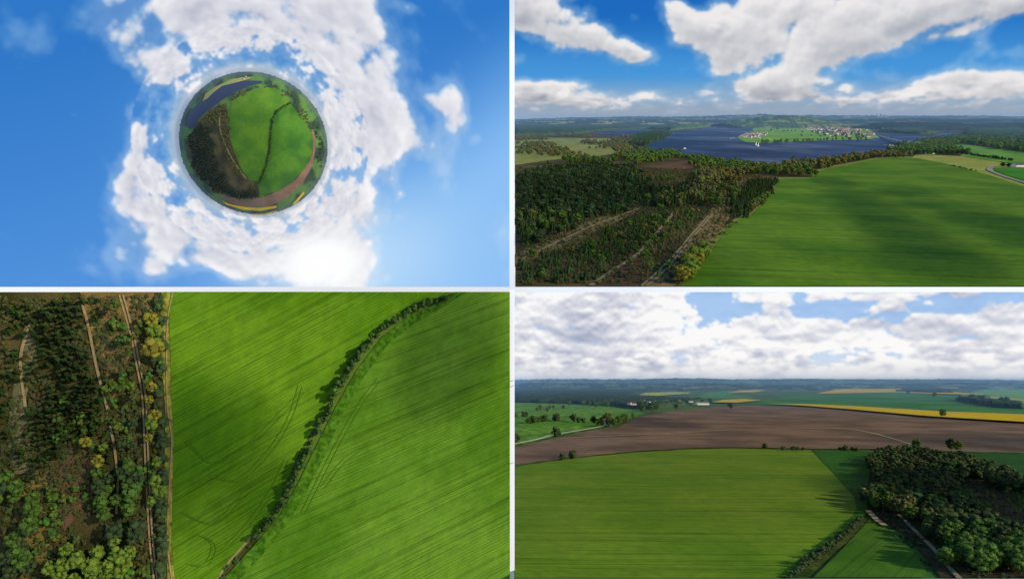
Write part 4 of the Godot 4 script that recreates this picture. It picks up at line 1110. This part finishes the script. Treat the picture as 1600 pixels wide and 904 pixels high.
func farmhouse(L: Transform3D, p: Vector2) -> void:
	var o := top("farmhouse", L * Transform3D(Basis(Vector3.UP, -0.5), Vector3(p.x, 0.5, p.y)))
	tag(o, "white farmhouse with brown roof half hidden by dark trees", "house")
	var st := begin()
	box(st, Vector3(-11, 0, -6), Vector3(11, 8, 6))
	for s in [-1.0, 1.0]:
		for q in [Vector3(s * 11, 8, -6 * s), Vector3(s * 11, 15, 0), Vector3(s * 11, 8, 6 * s)]: st.add_vertex(q)
	mesh_node("wall", done(st), M.wall, o)
	st = begin()
	for s in [-1.0, 1.0]:
		box(st, Vector3(-12, -0.25, 0), Vector3(12, 0.25, 9.8), Color.WHITE, Transform3D(Basis(Vector3.RIGHT, 0.82 * s + (PI if s < 0 else 0.0)), Vector3(0, 15.2, 0)))
	var roof := mesh_node("roof", done(st), M.roof, o)
	st = begin()
	box(st, Vector3(3, 12, -2.5), Vector3(4.4, 17.5, -1.2))
	mesh_node("chimney", done(st), M.roof, roof)
	for k in 4:
		st = begin()
		box(st, Vector3(-8.5 + k * 5, 3, 6.0), Vector3(-6.7 + k * 5, 5.6, 6.15))
		mesh_node("window", done(st), M.roof_dark, o)

func field_hut(L: Transform3D, p: Vector2) -> void:
	var o := top("hunting_hide", L * Transform3D(Basis(Vector3.UP, 0.3).scaled(Vector3.ONE * 1.5), Vector3(p.x, 0.6, p.y)))
	tag(o, "small orange hut with cream roof on legs at the wood's corner", "hut")
	var orange := matte(lin(196, 96, 30), 0.9, false)
	var cream := matte(lin(240, 224, 180), 0.8, false)
	var st := begin()
	box(st, Vector3(-1.1, 3, -1.1), Vector3(1.1, 5, 1.1))
	mesh_node("cabin", done(st), orange, o)
	st = begin()
	box(st, Vector3(-1.4, 0, -1.5), Vector3(1.4, 0.2, 1.5), Color.WHITE, Transform3D(Basis(Vector3.RIGHT, 0.25), Vector3(0, 5.1, 0)))
	mesh_node("roof", done(st), cream, o)
	for k in 4:
		st = begin()
		tube(st, [[Vector3(1.5 if k & 1 else -1.5, 0, 1.5 if k & 2 else -1.5), 0.12], [Vector3(0.9 if k & 1 else -0.9, 3, 0.9 if k & 2 else -0.9), 0.1]], 5)
		mesh_node("leg", done(st), M.bark, o)

# ---------------------------------------------------------------- the crop fields from above
func crop_land() -> void:
	trodden = {}
	var L := BL
	ground("forest_ground", "brown and olive forest floor left of the fields", L, sheet(P([-126.2,-62, 130.4,-79.6, 130.6,81.6, -109.5,64.7]), 0.0, 3.0, false, lin(96, 84, 48), lin(66, 66, 30), 0.05), M.floor)
	ground("field_margin", "grass margin with wheel tracks along the wood", L, sheet(P([-47,-67.4, -40.6,-67.9, -40.8,-47.9, -33.8,5.8, -32.4,34.4, -26.5,70.5, -31.8,70.2, -37.6,23, -40.3,-11.7, -44.1,-35.5, -46.3,-53.8]), 0.4, 2.0, false, lin(150, 140, 60), lin(116, 130, 40), 0.2), M.grain)
	ground("crop_field", "yellow green crop field between wood and hedge", L, sheet(P([-43.1,-67.7, -42.4,-54, -40.2,-35.7, -38.3,-17.7, -35.4,-0, -33.9,23.1, -32.2,48.4, -28.1,70.4, -13.7,71.4, -10.3,63.4, -3.5,54.3, 5.8,42.7, 13.6,28.9, 20.7,8.6, 29.5,-7.8, 35.1,-21.5, 43.8,-38.7, 56.4,-52.6, 72.9,-65.5, 91.1,-74.4, 100.4,-77.5]), 0.6, 3.0, false, lin(70, 110, 18), lin(94, 130, 24), 0.012, 0.56), M.rows)
	ground("crop_field", "green crop field right of the hedge", L, sheet(P([130.4,-79.6, 103.4,-77.7, 91.9,-69.1, 75.2,-59.4, 61.2,-48.4, 48.8,-29.7, 39.9,-12.7, 32.2,6.8, 24.1,25, 16,39.6, 5.4,52.5, -8.1,66.3, -13.7,71.4, 130.6,81.6]), 0.6, 3.0, false, lin(72, 110, 22), lin(94, 130, 36), 0.012, 0.40), M.rows)
	ground("field_margin", "dark green grass headland right of the hedge", L, sheet(P([104.8,-77.8, 91.9,-68.4, 75.9,-58.4, 62.6,-47.1, 50.1,-28.4, 41.3,-11.1, 33.5,8.7, 25.4,26.9, 17.3,41.4, 7.2,54.8, -5.2,68.2, -12.3,71.5, -15.9,71.3, -8.8,64, 1.9,51.7, 13.6,37.8, 21.5,22, 29.5,3.7, 37.9,-15.2, 46.7,-32.2, 59.1,-50.7, 73.7,-62.4, 91.1,-71.9, 99,-77.4]), 0.9, 2.0, false, lin(64, 106, 20), lin(78, 118, 28), 0.1), M.grain)
	for c in [
		["pale dry clearing strip at far left", P([-100.7,-50.8, -97.8,-51, -94.2,-33.7, -96.6,-16.6, -93.8,2.7, -87.9,16.4, -97.4,16.3, -101.8,0, -102,-24.9]), lin(130, 122, 84), lin(112, 108, 70)],
		["reddish brown brushwood patch left of the tracks", P([-77.2,2.8, -67.4,0, -62.5,11.3, -67,27.8, -75.4,41, -80.3,30.1, -80.6,16.6]), lin(128, 90, 66), lin(112, 90, 56)],
		["yellowish clearing at lower left", P([-96.7,21.6, -85.5,16.5, -79.9,32.8, -79.3,48.7, -82.8,59.9, -89.8,59.5, -94.3,37.5]), lin(150, 128, 66), lin(124, 112, 54)],
		["tan felled slope at the top between the tracks", P([-80.9,-65.1, -50.3,-67.2, -47.6,-53.7, -47.3,-35.4, -56.7,-35.1, -63.5,-11.4, -68.5,-34.7, -74.9,-46.2]), lin(150, 118, 72), lin(118, 102, 50)],
	]:
		ground("clearing", c[0], L, sheet(c[1], 0.3, 2.0, false, c[2], c[3], 0.12), M.floor)
	for t in [
		["left rut of the long twin track beside the field", P([-64.7,-64.7, -58.4,-47, -54.3,-32.2, -50.5,-17.5, -47.2,5.8, -44.5,25.6, -41.1,47.9, -36.7,69.8]), 0.9],
		["right rut of the long twin track beside the field", P([-63.1,-64.8, -57.1,-47.1, -52.9,-32.2, -49.1,-17.5, -45.9,5.8, -43.2,25.7, -39.8,48, -35.4,69.9]), 0.9],
		["pale track ending among the young spruces", P([-79.5,-59.8, -75.8,-49.2, -70.8,-31.6, -67,-20.1, -64,-11.4]), 1.3],
		["short pale track in the middle of the wood", P([-62.3,-4.3, -58.9,8.5, -56.5,22.6, -55.9,35.3]), 1.1],
		["grey track along the clearing at far left", P([-98.6,-49.8, -100.6,-33.5, -95.9,-11.1]), 1.4],
		["wheel rut along the wood's edge of the field", P([-42,-67.8, -43,-54, -41.6,-32.6, -39.2,-11.7, -36.2,2.9, -35.3,25.9, -33.8,48.3, -29.2,70.3]), 0.7],
		["narrow path left of the hedge", P([-12.9,67.4, -8.7,59, -2.6,51.5, 1.6,46.6]), 1.0],
	]:
		ground("track", t[0], L, ribbon(tread(t[1]), t[2] * 0.85, 0.75, lin(126, 108, 70), lin(158, 136, 96)), M.plain)
	# wheel marks in the crop
	for t in [P([-30.2,2.9, -21.2,11.8, -13,10.7, -2.1,3, 11.6,-12.3, 20.1,-21.9]), P([-29.7,34.5, -16.2,39.5, -3.3,26.7, 10.6,18.1]), P([-25.8,23.3, -17.9,19.4, -6.6,20.2, 6.8,6.1, 14.8,-9.3, 18.7,-25]), P([-27.9,48.6, -21.3,45, -15.4,49.7, -18.1,57.4, -25.6,57]), P([-9.4,49.5, 0.4,38.5, 9.2,24.1, 14.3,11]), P([23.5,36.4, 37.1,6.2, 48.7,-16, 58,-29.2]), P([31.9,24.6, 49.7,6.3, 95.9,-10, 130.5,-27.7]), P([18.5,50.8, 51.2,40.4, 89.8,29.1, 130.5,13.5]), P([43.2,3.1, 75.3,-9.8, 109.9,-23.7, 130.5,-30.5])]:
		for s in [0.0, 1.9]:
			var line := PackedVector2Array()
			for q: Vector2 in t: line.append(q + Vector2(s, s * 0.4))
			ground("wheel_mark", "dark wheel marks pressed into the crop fields", L, ribbon(line, 0.28, 0.95, lin(64, 98, 18), lin(80, 112, 26)), M.plain).set_meta("group", "wheel marks in the crop")
	# plants
	grow(L, scatter(P([-96.7,-58.7, -82.3,-62, -78.7,-52, -73.7,-34.5, -68.2,-17.1, -65.8,-8.5, -67.2,2.8, -74.7,2.8, -83.7,11, -87.4,0, -90.9,-22.4, -95.6,-45.2]), 2.7), 110, K.young, 6.0, 9.5, 0.7, "young spruce in the dense plantation seen from above", "tree", "young spruces seen from above", "spruce_wood", "more young spruces of the plantation seen from above", K.far_cone, M.spruce)
	grow(L, scatter(P([-111.7,-60.7, -97,-61.6, -99.7,-50.9, -103,-33.4, -101.7,-11, -104.8,-5.5]), 4.6), 25, K.young, 5, 8, 0.9, "spruce at the far left edge seen from above", "tree", "spruces at the far left edge", "spruce_wood", "more spruces at the far left edge", K.far_cone, M.spruce_blue)
	grow(L, scatter(P([-64.8,25.1, -49,17.1, -45.5,34, -42.4,50.6, -49.6,50.2, -62.8,44.2]), 5.5), 18, K.dark, 7, 11, 1.0, "dark tree left of the long twin track, seen from above", "tree", "dark trees left of the long twin track")
	grow(L, scatter(P([-76.8,45.7, -70.3,43.3, -65.7,40.3, -58,41.7, -50,46.1, -47.5,55.7, -47.9,67.7, -73.8,65.9, -78.4,56.6]), 4.8), 60, K.bright, 8, 11, 0.95, "round light green tree in the clump at the bottom, seen from above", "tree", "light green trees in the bottom clump")
	grow(L, scatter(P([-68.3,-8.5, -61.5,-7.1, -56.6,5.7, -54.9,22.6, -63.1,16.9, -66.9,5.6]), 6.0), 22, K.yellow, 5, 8, 1.0, "yellow green tree beside the short pale track, seen from above", "tree", "yellow green trees beside the short track")
	grow(L, scatter(P([-79,-60.4, -63.3,-61.4, -57.3,-41.1, -52.6,-23.3, -55.7,-11.5, -62,-11.5, -68.5,-34.7]), 6.5), 40, K.slim, 9, 13, 0.9, "slender pale tree between the tracks, seen from above", "tree", "slender trees between the tracks")
	grow(L, scatter(P([-102.8,10.8, -95.7,10.9, -94.4,29.7, -86.5,48.3, -86.8,65, -96.1,64.4]), 5.0), 40, K.dark, 8, 11, 1.0, "dark tree in the bottom left corner, seen from above", "tree", "dark trees in the bottom left corner")
	grow(L, scatter(P([-58.3,-11.5, -48.8,-11.6, -46.7,5.8, -47.2,17.1, -54.9,22.6]), 5.5), 12, K.dark, 5, 8, 1.0, "dark shrubby tree just left of the long twin track", "tree", "shrubby trees left of the long twin track")
	grow(L, along(P([-48.8,-51.8, -46.5,-44.6, -46.2,-37.9]), 5.5, 2.0), 8, K.yellow, 8, 11, 1.25, "yellow green tree at the upper end of the wood's edge, seen from above", "tree", "yellow green trees at the upper wood's edge")
	grow(L, along(P([-46.2,-23.5, -44.6,-14.6, -44.3,2.9, -42,10.4, -40.8,17.3, -39.5,31.4]), 6.0, 2.4), 24, K.yellow, 6, 9, 1.0, "small yellow green tree between twin track and field", "tree", "small trees between twin track and field")
	grow(L, along(P([-46.6,-63.1, -46.3,-53.8, -43.5,-23.5, -39.7,5.8, -38.2,28.6, -36.2,50.9, -31.9,68.8]), 5.0, 1.2), 36, K.dark_bush, 3, 5.5, 1.2, "dark bush on the border between wood and field", "bush", "dark bushes on the border of wood and field")
	var line: PackedVector2Array = P([3.3,46.6, 7.5,41.6, 11.1,35.9, 14.3,30.7, 17.4,23.7, 20,16.5, 22.6,9.8, 26.4,2.5, 30.3,-5.6, 33.6,-12.6, 36.4,-20.3, 39.8,-27.5, 43.4,-34.1, 48.2,-41.5, 53.2,-48.4, 59.6,-54.8, 67.6,-61, 76.4,-66.4, 84.7,-70.4, 94.7,-74.6, 100.4,-77.2])
	ground("grass_strip", "rough grass under the long curved hedge", L, ribbon(line, 8.0, 0.35, lin(72, 96, 30), lin(92, 108, 44)), M.plain)
	grow(L, along(line, 3.0, 1.1), 130, K.hedge, 4.0, 10.0, 0.5, "leafy bush in the long curved hedge between the two fields", "bush", "bushes of the long curved hedge")
	grow(L, along(line, 2.4, 1.5), 130, K.hedge, 1.4, 3.0, 1.0, "low shrub along the foot of the long curved hedge", "bush", "low shrubs of the long curved hedge")
	grow(L, along(P([-12.2,70.2, -8.4,62.4, -3.5,54.8, 3.3,46.6]), 4.0, 0.8), 26, K.dark_bush, 1.6, 2.6, 1.2, "low dark shrub at the lower end of the curved hedge", "bush", "low shrubs at the hedge's lower end")
	var more := []
	for p in scatter(P([-112,-63, -70.4,-65.8, -63.5,-11.4, -56.6,5.7, -57.5,22.5, -80,22, -101.4,21.5]), 3.0):
		if within(BL, p, 9.0) and fine.get_noise_2d(p.x * 0.045 + 30.0, p.y * 0.045) > 0.02: more.append(stand(p, rng.randf_range(3.0, 8.0), 0.8))
	mass_of(L, more, "spruce_wood", "spruces of all ages spread over the wood's floor seen from above", K.far_cone, M.spruce)
	more = []
	for p in scatter(P([-81.9,-16.9, -48.6,-67.3, -43.5,-23.5, -38.2,23, -35.1,68.6, -82.1,65.3, -87.2,21.8]), 3.6):
		if within(BL, p, 9.0) and fine.get_noise_2d(p.x * 0.05 - 30.0, p.y * 0.05) > 0.1: more.append(stand(p, rng.randf_range(2.0, 6.0), 1.0))
	mass_of(L, more, "broadleaf_wood", "low leafy regrowth between the tracks seen from above", K.far_broad, M.leaf)
	var scrub := []
	for p in scatter(P([-112,-63, -48.1,-67.4, -43.5,-23.5, -38.2,23, -35.1,68.6, -96.1,64.4]), 1.7):
		if within(BL, p, 3.0) and fine.get_noise_2d(p.x * 0.06, p.y * 0.06) > -0.3: scrub.append(stand(p, rng.randf_range(0.6, 2.2), 1.2))
	mass_of(L, scrub, "undergrowth", "low scrub and brushwood over the forest floor seen from above", K.far_bush, M.scrub)
	var sticks := []
	var st := begin()
	tube(st, [[Vector3(-0.5, 0.02, 0), 0.016], [Vector3(0.5, 0.03, 0.02), 0.008]], 4)
	var stick := done(st)
	for p in scatter(P([-86.9,-61.7, -50,-64.1, -46.2,-35.5, -47.8,-11.6, -58.3,-11.5, -68.5,-34.7]), 2.6): sticks.append(Transform3D(Basis(Vector3.UP, -0.6 + rng.randf_range(-0.5, 0.5)).scaled(Vector3(9, 6, 6) * rng.randf_range(0.5, 1.4)), Vector3(p.x, 0.4, p.y)))
	sticks = sticks.filter(func(x): return within(BL, Vector2(x.origin.x, x.origin.z), 18.0))
	mass_of(L, sticks, "fallen_trunks", "pale felled trunks lying on the cleared slope at the top", [stick], M.pale_bark)

# ---------------------------------------------------------------- the globe
func globe_land() -> void:
	trodden = {}
	var L := TL
	var ball := SphereMesh.new()
	ball.radius = GLOBE_R * 0.985
	ball.height = ball.radius * 2.0
	ball.radial_segments = 96
	ball.rings = 48
	ground("globe", "little round globe of land afloat in the sky", L, ball, matte(Color(0.05, 0.085, 0.06), 0.95, false))
	var rim := PackedVector2Array()
	for k in 72: rim.append(Vector2(cos(TAU * k / 72.0), sin(TAU * k / 72.0)) * 0.996)
	ground("globe_hills", "blue green wooded hills round the globe's rim", L, sheet(rim, 0.0, 0.02, false, Color(0.04, 0.075, 0.05), Color(0.09, 0.16, 0.05), 3.0, 0.0, 0.9, 0.5, 2.4, true), M.plain)
	for f in [
		["globe_meadow", "light green meadows round the globe", P([-3.581,-2.021, -3.581,-2.021]), lin(84, 140, 44), lin(56, 104, 40)],
	]: pass
	var meadow := PackedVector2Array()
	for k in 60: meadow.append(Vector2(cos(TAU * k / 60.0), sin(TAU * k / 60.0)) * (0.93 + 0.02 * sin(k * 1.7)))
	ground("globe_meadow", "ring of green meadows and woods on the globe", L, sheet(meadow, 1.1, 0.02, false, lin(36, 62, 30), lin(88, 128, 44), 3.2, 0.0, 0.0, 0.5, 2.6, true), M.plain)
	for f in [
		["globe_lake", "dark blue lake on the upper left of the globe", P([-0.865,-0.291, -0.803,-0.433, -0.683,-0.552, -0.564,-0.659, -0.374,-0.766, -0.207,-0.826, -0.04,-0.857, 0.15,-0.857, 0.138,-0.826, -0.017,-0.79, -0.207,-0.707, -0.374,-0.6, -0.541,-0.481, -0.683,-0.361, -0.803,-0.196, -0.85,-0.219]), 1.25, M.pond, Color.WHITE, Color.WHITE, 1.0],
		["globe_peninsula", "green peninsula in the globe's lake", P([-0.636,-0.564, -0.588,-0.672, -0.445,-0.766, -0.255,-0.862, -0.088,-0.898, 0.03,-0.898, -0.04,-0.866, -0.155,-0.833, -0.374,-0.771, -0.493,-0.683, -0.564,-0.612]), 1.6, M.plain, lin(132, 160, 60), lin(170, 150, 104), 14.0],
		["globe_ploughed_field", "brown ploughed crescent low on the globe", P([-0.564,0.686, -0.231,0.758, 0.03,0.745, 0.269,0.65, 0.508,0.496, 0.674,0.305, 0.757,0.138, 0.781,-0.076, 0.757,-0.243, 0.817,-0.124, 0.804,0.067, 0.745,0.305, 0.603,0.543, 0.364,0.758, 0.126,0.865, -0.088,0.877, -0.374,0.817]), 1.3, M.plain, lin(124, 92, 70), lin(148, 112, 86), 3.0],
		["globe_rape_field", "long yellow rape strip at the bottom of the globe", P([-0.496,0.773, -0.37,0.826, -0.191,0.864, -0.021,0.88, 0.222,0.855, 0.213,0.891, -0.012,0.925, -0.227,0.903, -0.442,0.828]), 1.5, M.plain, lin(232, 176, 10), lin(240, 190, 20), 3.0],
		["globe_rape_field", "short yellow rape strip at the globe's lower right", P([0.437,0.84, 0.598,0.67, 0.616,0.688, 0.473,0.858]), 1.5, M.plain, lin(232, 190, 30), lin(230, 190, 40), 3.0],
		["globe_rape_field", "thin yellow strip at the globe's lower rim", P([-0.128,0.962, 0.042,0.964, 0.222,0.921, 0.23,0.939, 0.051,0.984, -0.119,0.98]), 1.5, M.plain, lin(226, 190, 40), lin(226, 190, 40), 3.0],
		["globe_field", "bright green field left of the globe's hedge", P([-0.279,-0.564, -0.16,-0.648, 0.03,-0.743, 0.21,-0.771, 0.364,-0.731, 0.483,-0.588, 0.388,-0.528, 0.269,-0.433, 0.222,-0.291, 0.186,-0.076, 0.15,0.115, 0.102,0.305, 0.007,0.519, -0.112,0.496, -0.207,0.352, -0.279,0.138, -0.326,-0.076, -0.338,-0.219, -0.302,-0.41]), 1.6, M.plain, lin(70, 116, 14), lin(92, 132, 20), 3.0],
		["globe_field", "deep green field right of the globe's hedge", P([0.269,-0.424, 0.388,-0.514, 0.483,-0.577, 0.603,-0.41, 0.722,-0.219, 0.77,-0.052, 0.745,0.138, 0.65,0.305, 0.508,0.472, 0.317,0.614, 0.126,0.686, 0.007,0.722, -0.004,0.544, 0.109,0.32, 0.168,0.123, 0.204,-0.074, 0.239,-0.29]), 1.6, M.plain, lin(50, 98, 14), lin(76, 122, 22), 3.0],
		["globe_wood", "dark wooded ground on the left of the globe", P([-0.898,-0.052, -0.803,-0.171, -0.707,-0.291, -0.541,-0.481, -0.338,-0.552, -0.326,-0.076, -0.255,0.21, -0.112,0.472, -0.004,0.567, -0.004,0.722, -0.207,0.745, -0.564,0.663, -0.803,0.4, -0.898,0.162]), 1.4, M.plain, lin(56, 56, 22), lin(100, 84, 44), 5.0],
	]:
		ground(f[0], f[1], L, sheet(f[2], f[3], 0.02, false, f[5], f[6], f[7], 0.0, 0.0, 0.5, 1.6, true), f[4])
	ground("globe_track", "pale track through the wood on the globe", L, ribbon(P([-0.424,-0.406, -0.442,-0.227, -0.406,-0.048, -0.343,0.132, -0.245,0.329, -0.137,0.491]), 0.018, 2.2, lin(150, 128, 84), lin(170, 144, 96), true), M.plain)
	# woods
	for w in [
		[P([-0.864,-0.03, -0.729,-0.263, -0.586,-0.263, -0.532,0.042, -0.487,0.329, -0.37,0.58, -0.03,0.634, -0.021,0.724, -0.245,0.742, -0.55,0.652, -0.783,0.383]), 0.022, M.spruce_blue, "dark spruce wood on the left of the globe", 2.6, K.far_cone],
		[P([-0.819,-0.137, -0.693,-0.281, -0.532,-0.46, -0.343,-0.541, -0.335,-0.317, -0.442,-0.335, -0.604,-0.281, -0.729,-0.227]), 0.024, M.leaf_olive, "olive wood between lake and fields on the globe", 2.0, K.far_broad],
		[P([-0.478,-0.317, -0.343,-0.317, -0.326,-0.048, -0.254,0.222, -0.101,0.491, -0.021,0.598, -0.083,0.634, -0.245,0.455, -0.388,0.186]), 0.028, M.leaf_olive, "olive trees along the globe's field edge", 1.8, K.far_broad],
		[P([0.383,-0.711, 0.491,-0.604, 0.616,-0.406, 0.742,-0.209, 0.796,-0.119, 0.742,-0.317, 0.634,-0.514, 0.509,-0.675, 0.419,-0.765]), 0.03, M.leaf_olive, "trees along the right edge of the globe's fields", 1.8, K.far_broad],
		[P([0.813,-0.317, 0.885,-0.137, 0.903,0.132, 0.849,0.329, 0.796,0.222, 0.831,0.024]), 0.03, M.leaf_far, "dark woods on the globe's right rim", 2.0, K.far_broad],
		[P([-0.352,-0.586, -0.065,-0.747, 0.239,-0.819, 0.365,-0.765, 0.222,-0.783, 0.024,-0.756, -0.173,-0.648, -0.299,-0.559]), 0.026, M.leaf_olive, "tree belt along the globe's lake shore", 1.8, K.far_broad],
	]:
		var spots := []
		for p in scatter(w[0], w[1]): spots.append(globe_stand(p, rng.randf_range(0.7, 1.2) * w[4], 1.1))
		mass_of(L, spots, "globe_trees", w[3], w[5], w[2])
	for p in along(P([-0.003,0.553, 0.042,0.455, 0.105,0.329, 0.15,0.186, 0.177,0.06, 0.195,-0.083, 0.213,-0.227, 0.239,-0.335, 0.284,-0.424, 0.365,-0.496, 0.491,-0.559]), 0.035, 0.004):
		tag(copy(K.hedge[rng.randi() % 3], L * globe_stand(p, rng.randf_range(1.8, 2.6), 0.85)), "tiny dark bush in the hedge across the globe", "bush", "bushes of the globe's hedge")
	var h := house_mesh(M.roof)
	for p in scatter(P([-0.245,-0.868, -0.137,-0.891, 0.024,-0.903, 0.015,-0.887, -0.119,-0.858, -0.227,-0.837]), 0.035):
		var at := globe_stand(p, 0.11, 1.0, 1.9)
		tag(mesh_node(numbered("globe_house"), h, null, self, L * at), "tiny white house in the village at the globe's top", "house", "houses of the globe's village")

func globe_stand(p: Vector2, h: float, wide: float, lift := 1.2) -> Transform3D:
	var q := on_globe(p, lift)
	var y := q.normalized()
	var x := y.cross(Vector3(0.3, 0.2, 0.9)).normalized()
	var b := Basis(x, y, x.cross(y)) * Basis(Vector3.UP, rng.randf() * TAU)
	return Transform3D(Basis(b.x * h * wide, b.y * h, b.z * h * wide), q)

# ---------------------------------------------------------------- the white beams between the four lands
func dividers(look: Basis) -> void:
	var d := 425.0
	var hw := 4.0 / 1100.0 * d
	var at := Transform3D(look, EYE + look * Vector3(0, 0, -d))
	for b in [["white level beam between the globe and the crop fields", Vector3(-340, -hw, -3), Vector3(-hw - 0.01, hw, 0)], ["white level beam between the lake and the plough land", Vector3(hw + 0.01, -hw, -3), Vector3(335, hw, 0)], ["white upright beam between the globe and the lake", Vector3(-hw, -hw, -3), Vector3(hw, 190, 0)]]:
		var st := begin()
		box(st, b[1], b[2])
		tag(mesh_node(numbered("white_beam"), done(st), M.white, self, at), b[0], "beam")
	# the lower one leans towards the viewer, along the crop land's edge
	var st := begin()
	var c := []
	for v in [[0.0, 404.0], [0.45, 369.5]]:
		for x in [-1.0, 1.0]:
			for z in [0.0, 2.0]: c.append(EYE + look * Vector3(x * 4.0 / 1100.0 * v[1], -v[0] * v[1], -v[1] - z))
	for q in [[0, 2, 6, 4], [3, 1, 5, 7], [1, 0, 4, 5], [2, 3, 7, 6], [1, 3, 2, 0], [4, 6, 7, 5]]:
		for k in [0, 1, 2, 0, 2, 3]: st.add_vertex(c[q[k]])
	tag(mesh_node(numbered("white_beam"), done(st), M.white, self), "white upright beam between the crop fields and the plough land", "beam")

# ---------------------------------------------------------------- air
func fog(called: String, label: String, at: Transform3D, size: Vector3, density: float, albedo: Color, shape := RenderingServer.FOG_VOLUME_SHAPE_BOX) -> void:
	var f := FogVolume.new()
	f.name = numbered(called)
	f.shape = shape
	f.size = size
	f.transform = at
	var m := FogMaterial.new()
	m.density = density
	m.albedo = albedo
	f.material = m
	add_child(f, true)
	tag(f, label, "", "", "structure")

func haze_and_clouds() -> void:
	fog("haze", "blue haze lying over the far lake land", TR * Transform3D(Basis.IDENTITY, Vector3(6752, 70, -8600)), Vector3(13500, 140, 13800), 0.00005, Color(0.68, 0.85, 1.0))
	fog("haze", "blue haze lying over the far plough land", BR * Transform3D(Basis.IDENTITY, Vector3(6752, 70, -8600)), Vector3(13500, 140, 13800), 0.000075, Color(0.62, 0.82, 1.0))
	fog("haze", "thin pale air round the globe", TL, Vector3.ONE * GLOBE_R * 2.12, 0.022, Color(0.85, 0.93, 1.0), RenderingServer.FOG_VOLUME_SHAPE_ELLIPSOID)
	var s := Vector3(0.82, 0.29, 0.48).normalized() * 1500.0
	for c in [
		[TR, P([505,-1118, -1068,-1490]), Vector3(30, 12, 114), 0.022, -0.3],
		[TR, P([444,-923, -1068,-1490]), Vector3(34, 12, 114), 0.022, -0.3],
		[TR, P([396,-769, -1068,-1490]), Vector3(39, 12, 95), 0.024, -0.3],
		[TR, P([359,-653, -1068,-1490]), Vector3(37, 12, 87), 0.025, -0.3],
		[TR, P([329,-567, -1068,-1490]), Vector3(37, 12, 80), 0.025, -0.3],
		[TR, P([302,-489, -1068,-1490]), Vector3(39, 12, 72), 0.025, -0.3],
		[TR, P([537,-972, -1068,-1490]), Vector3(46, 12, 95), 0.015, -0.3],
		[TR, P([504,-814, -1068,-1490]), Vector3(53, 12, 84), 0.017, -0.3],
		[TR, P([477,-695, -1068,-1490]), Vector3(53, 12, 76), 0.020, -0.3],
		[TR, P([440,-599, -1068,-1490]), Vector3(46, 12, 76), 0.017, -0.3],
		[TR, P([79,-972, -1068,-1490]), Vector3(220, 30, 260), 0.0045, 0.0],
		[TR, P([49,-525, -1068,-1490]), Vector3(140, 24, 130), 0.004, 0.0],
		[BL, P([-15.6,13.3, -103.2,5.4]), Vector3(26, 24, 44), 0.02, 0.3],
		[BL, P([95.2,-45.7, -103.2,5.4]), Vector3(26, 24, 44), 0.026, -0.3],
		[BL, P([-75.7,16.6, -103.2,5.4]), Vector3(50, 24, 70), 0.008, 0.0],
		[BR, P([376,-618, -767,-1078]), Vector3(90, 14, 170), 0.024, 0.0],
		[BR, P([807,-1190, -767,-1078]), Vector3(240, 20, 170), 0.007, 0.2],
		[BR, P([341,-1734, -767,-1078]), Vector3(90, 14, 300), 0.009, 0.0],
		[TL, P([-0.442,0.222, -3.572,0.311]), Vector3(30, 30, 50), 0.01, 0.0],
	]:
		var land: Transform3D = c[0]
		var p: Vector2 = c[1][0]
		var q := land * (on_globe(p, 0.0) if land == TL else Vector3(p.x, 0, p.y))
		fog("cloud", "fair weather cloud drifting behind the viewer", Transform3D(land.basis * Basis(Vector3.UP, c[4]), q + s), c[2] * 2.0, c[3], Color(1, 1, 1), RenderingServer.FOG_VOLUME_SHAPE_ELLIPSOID)
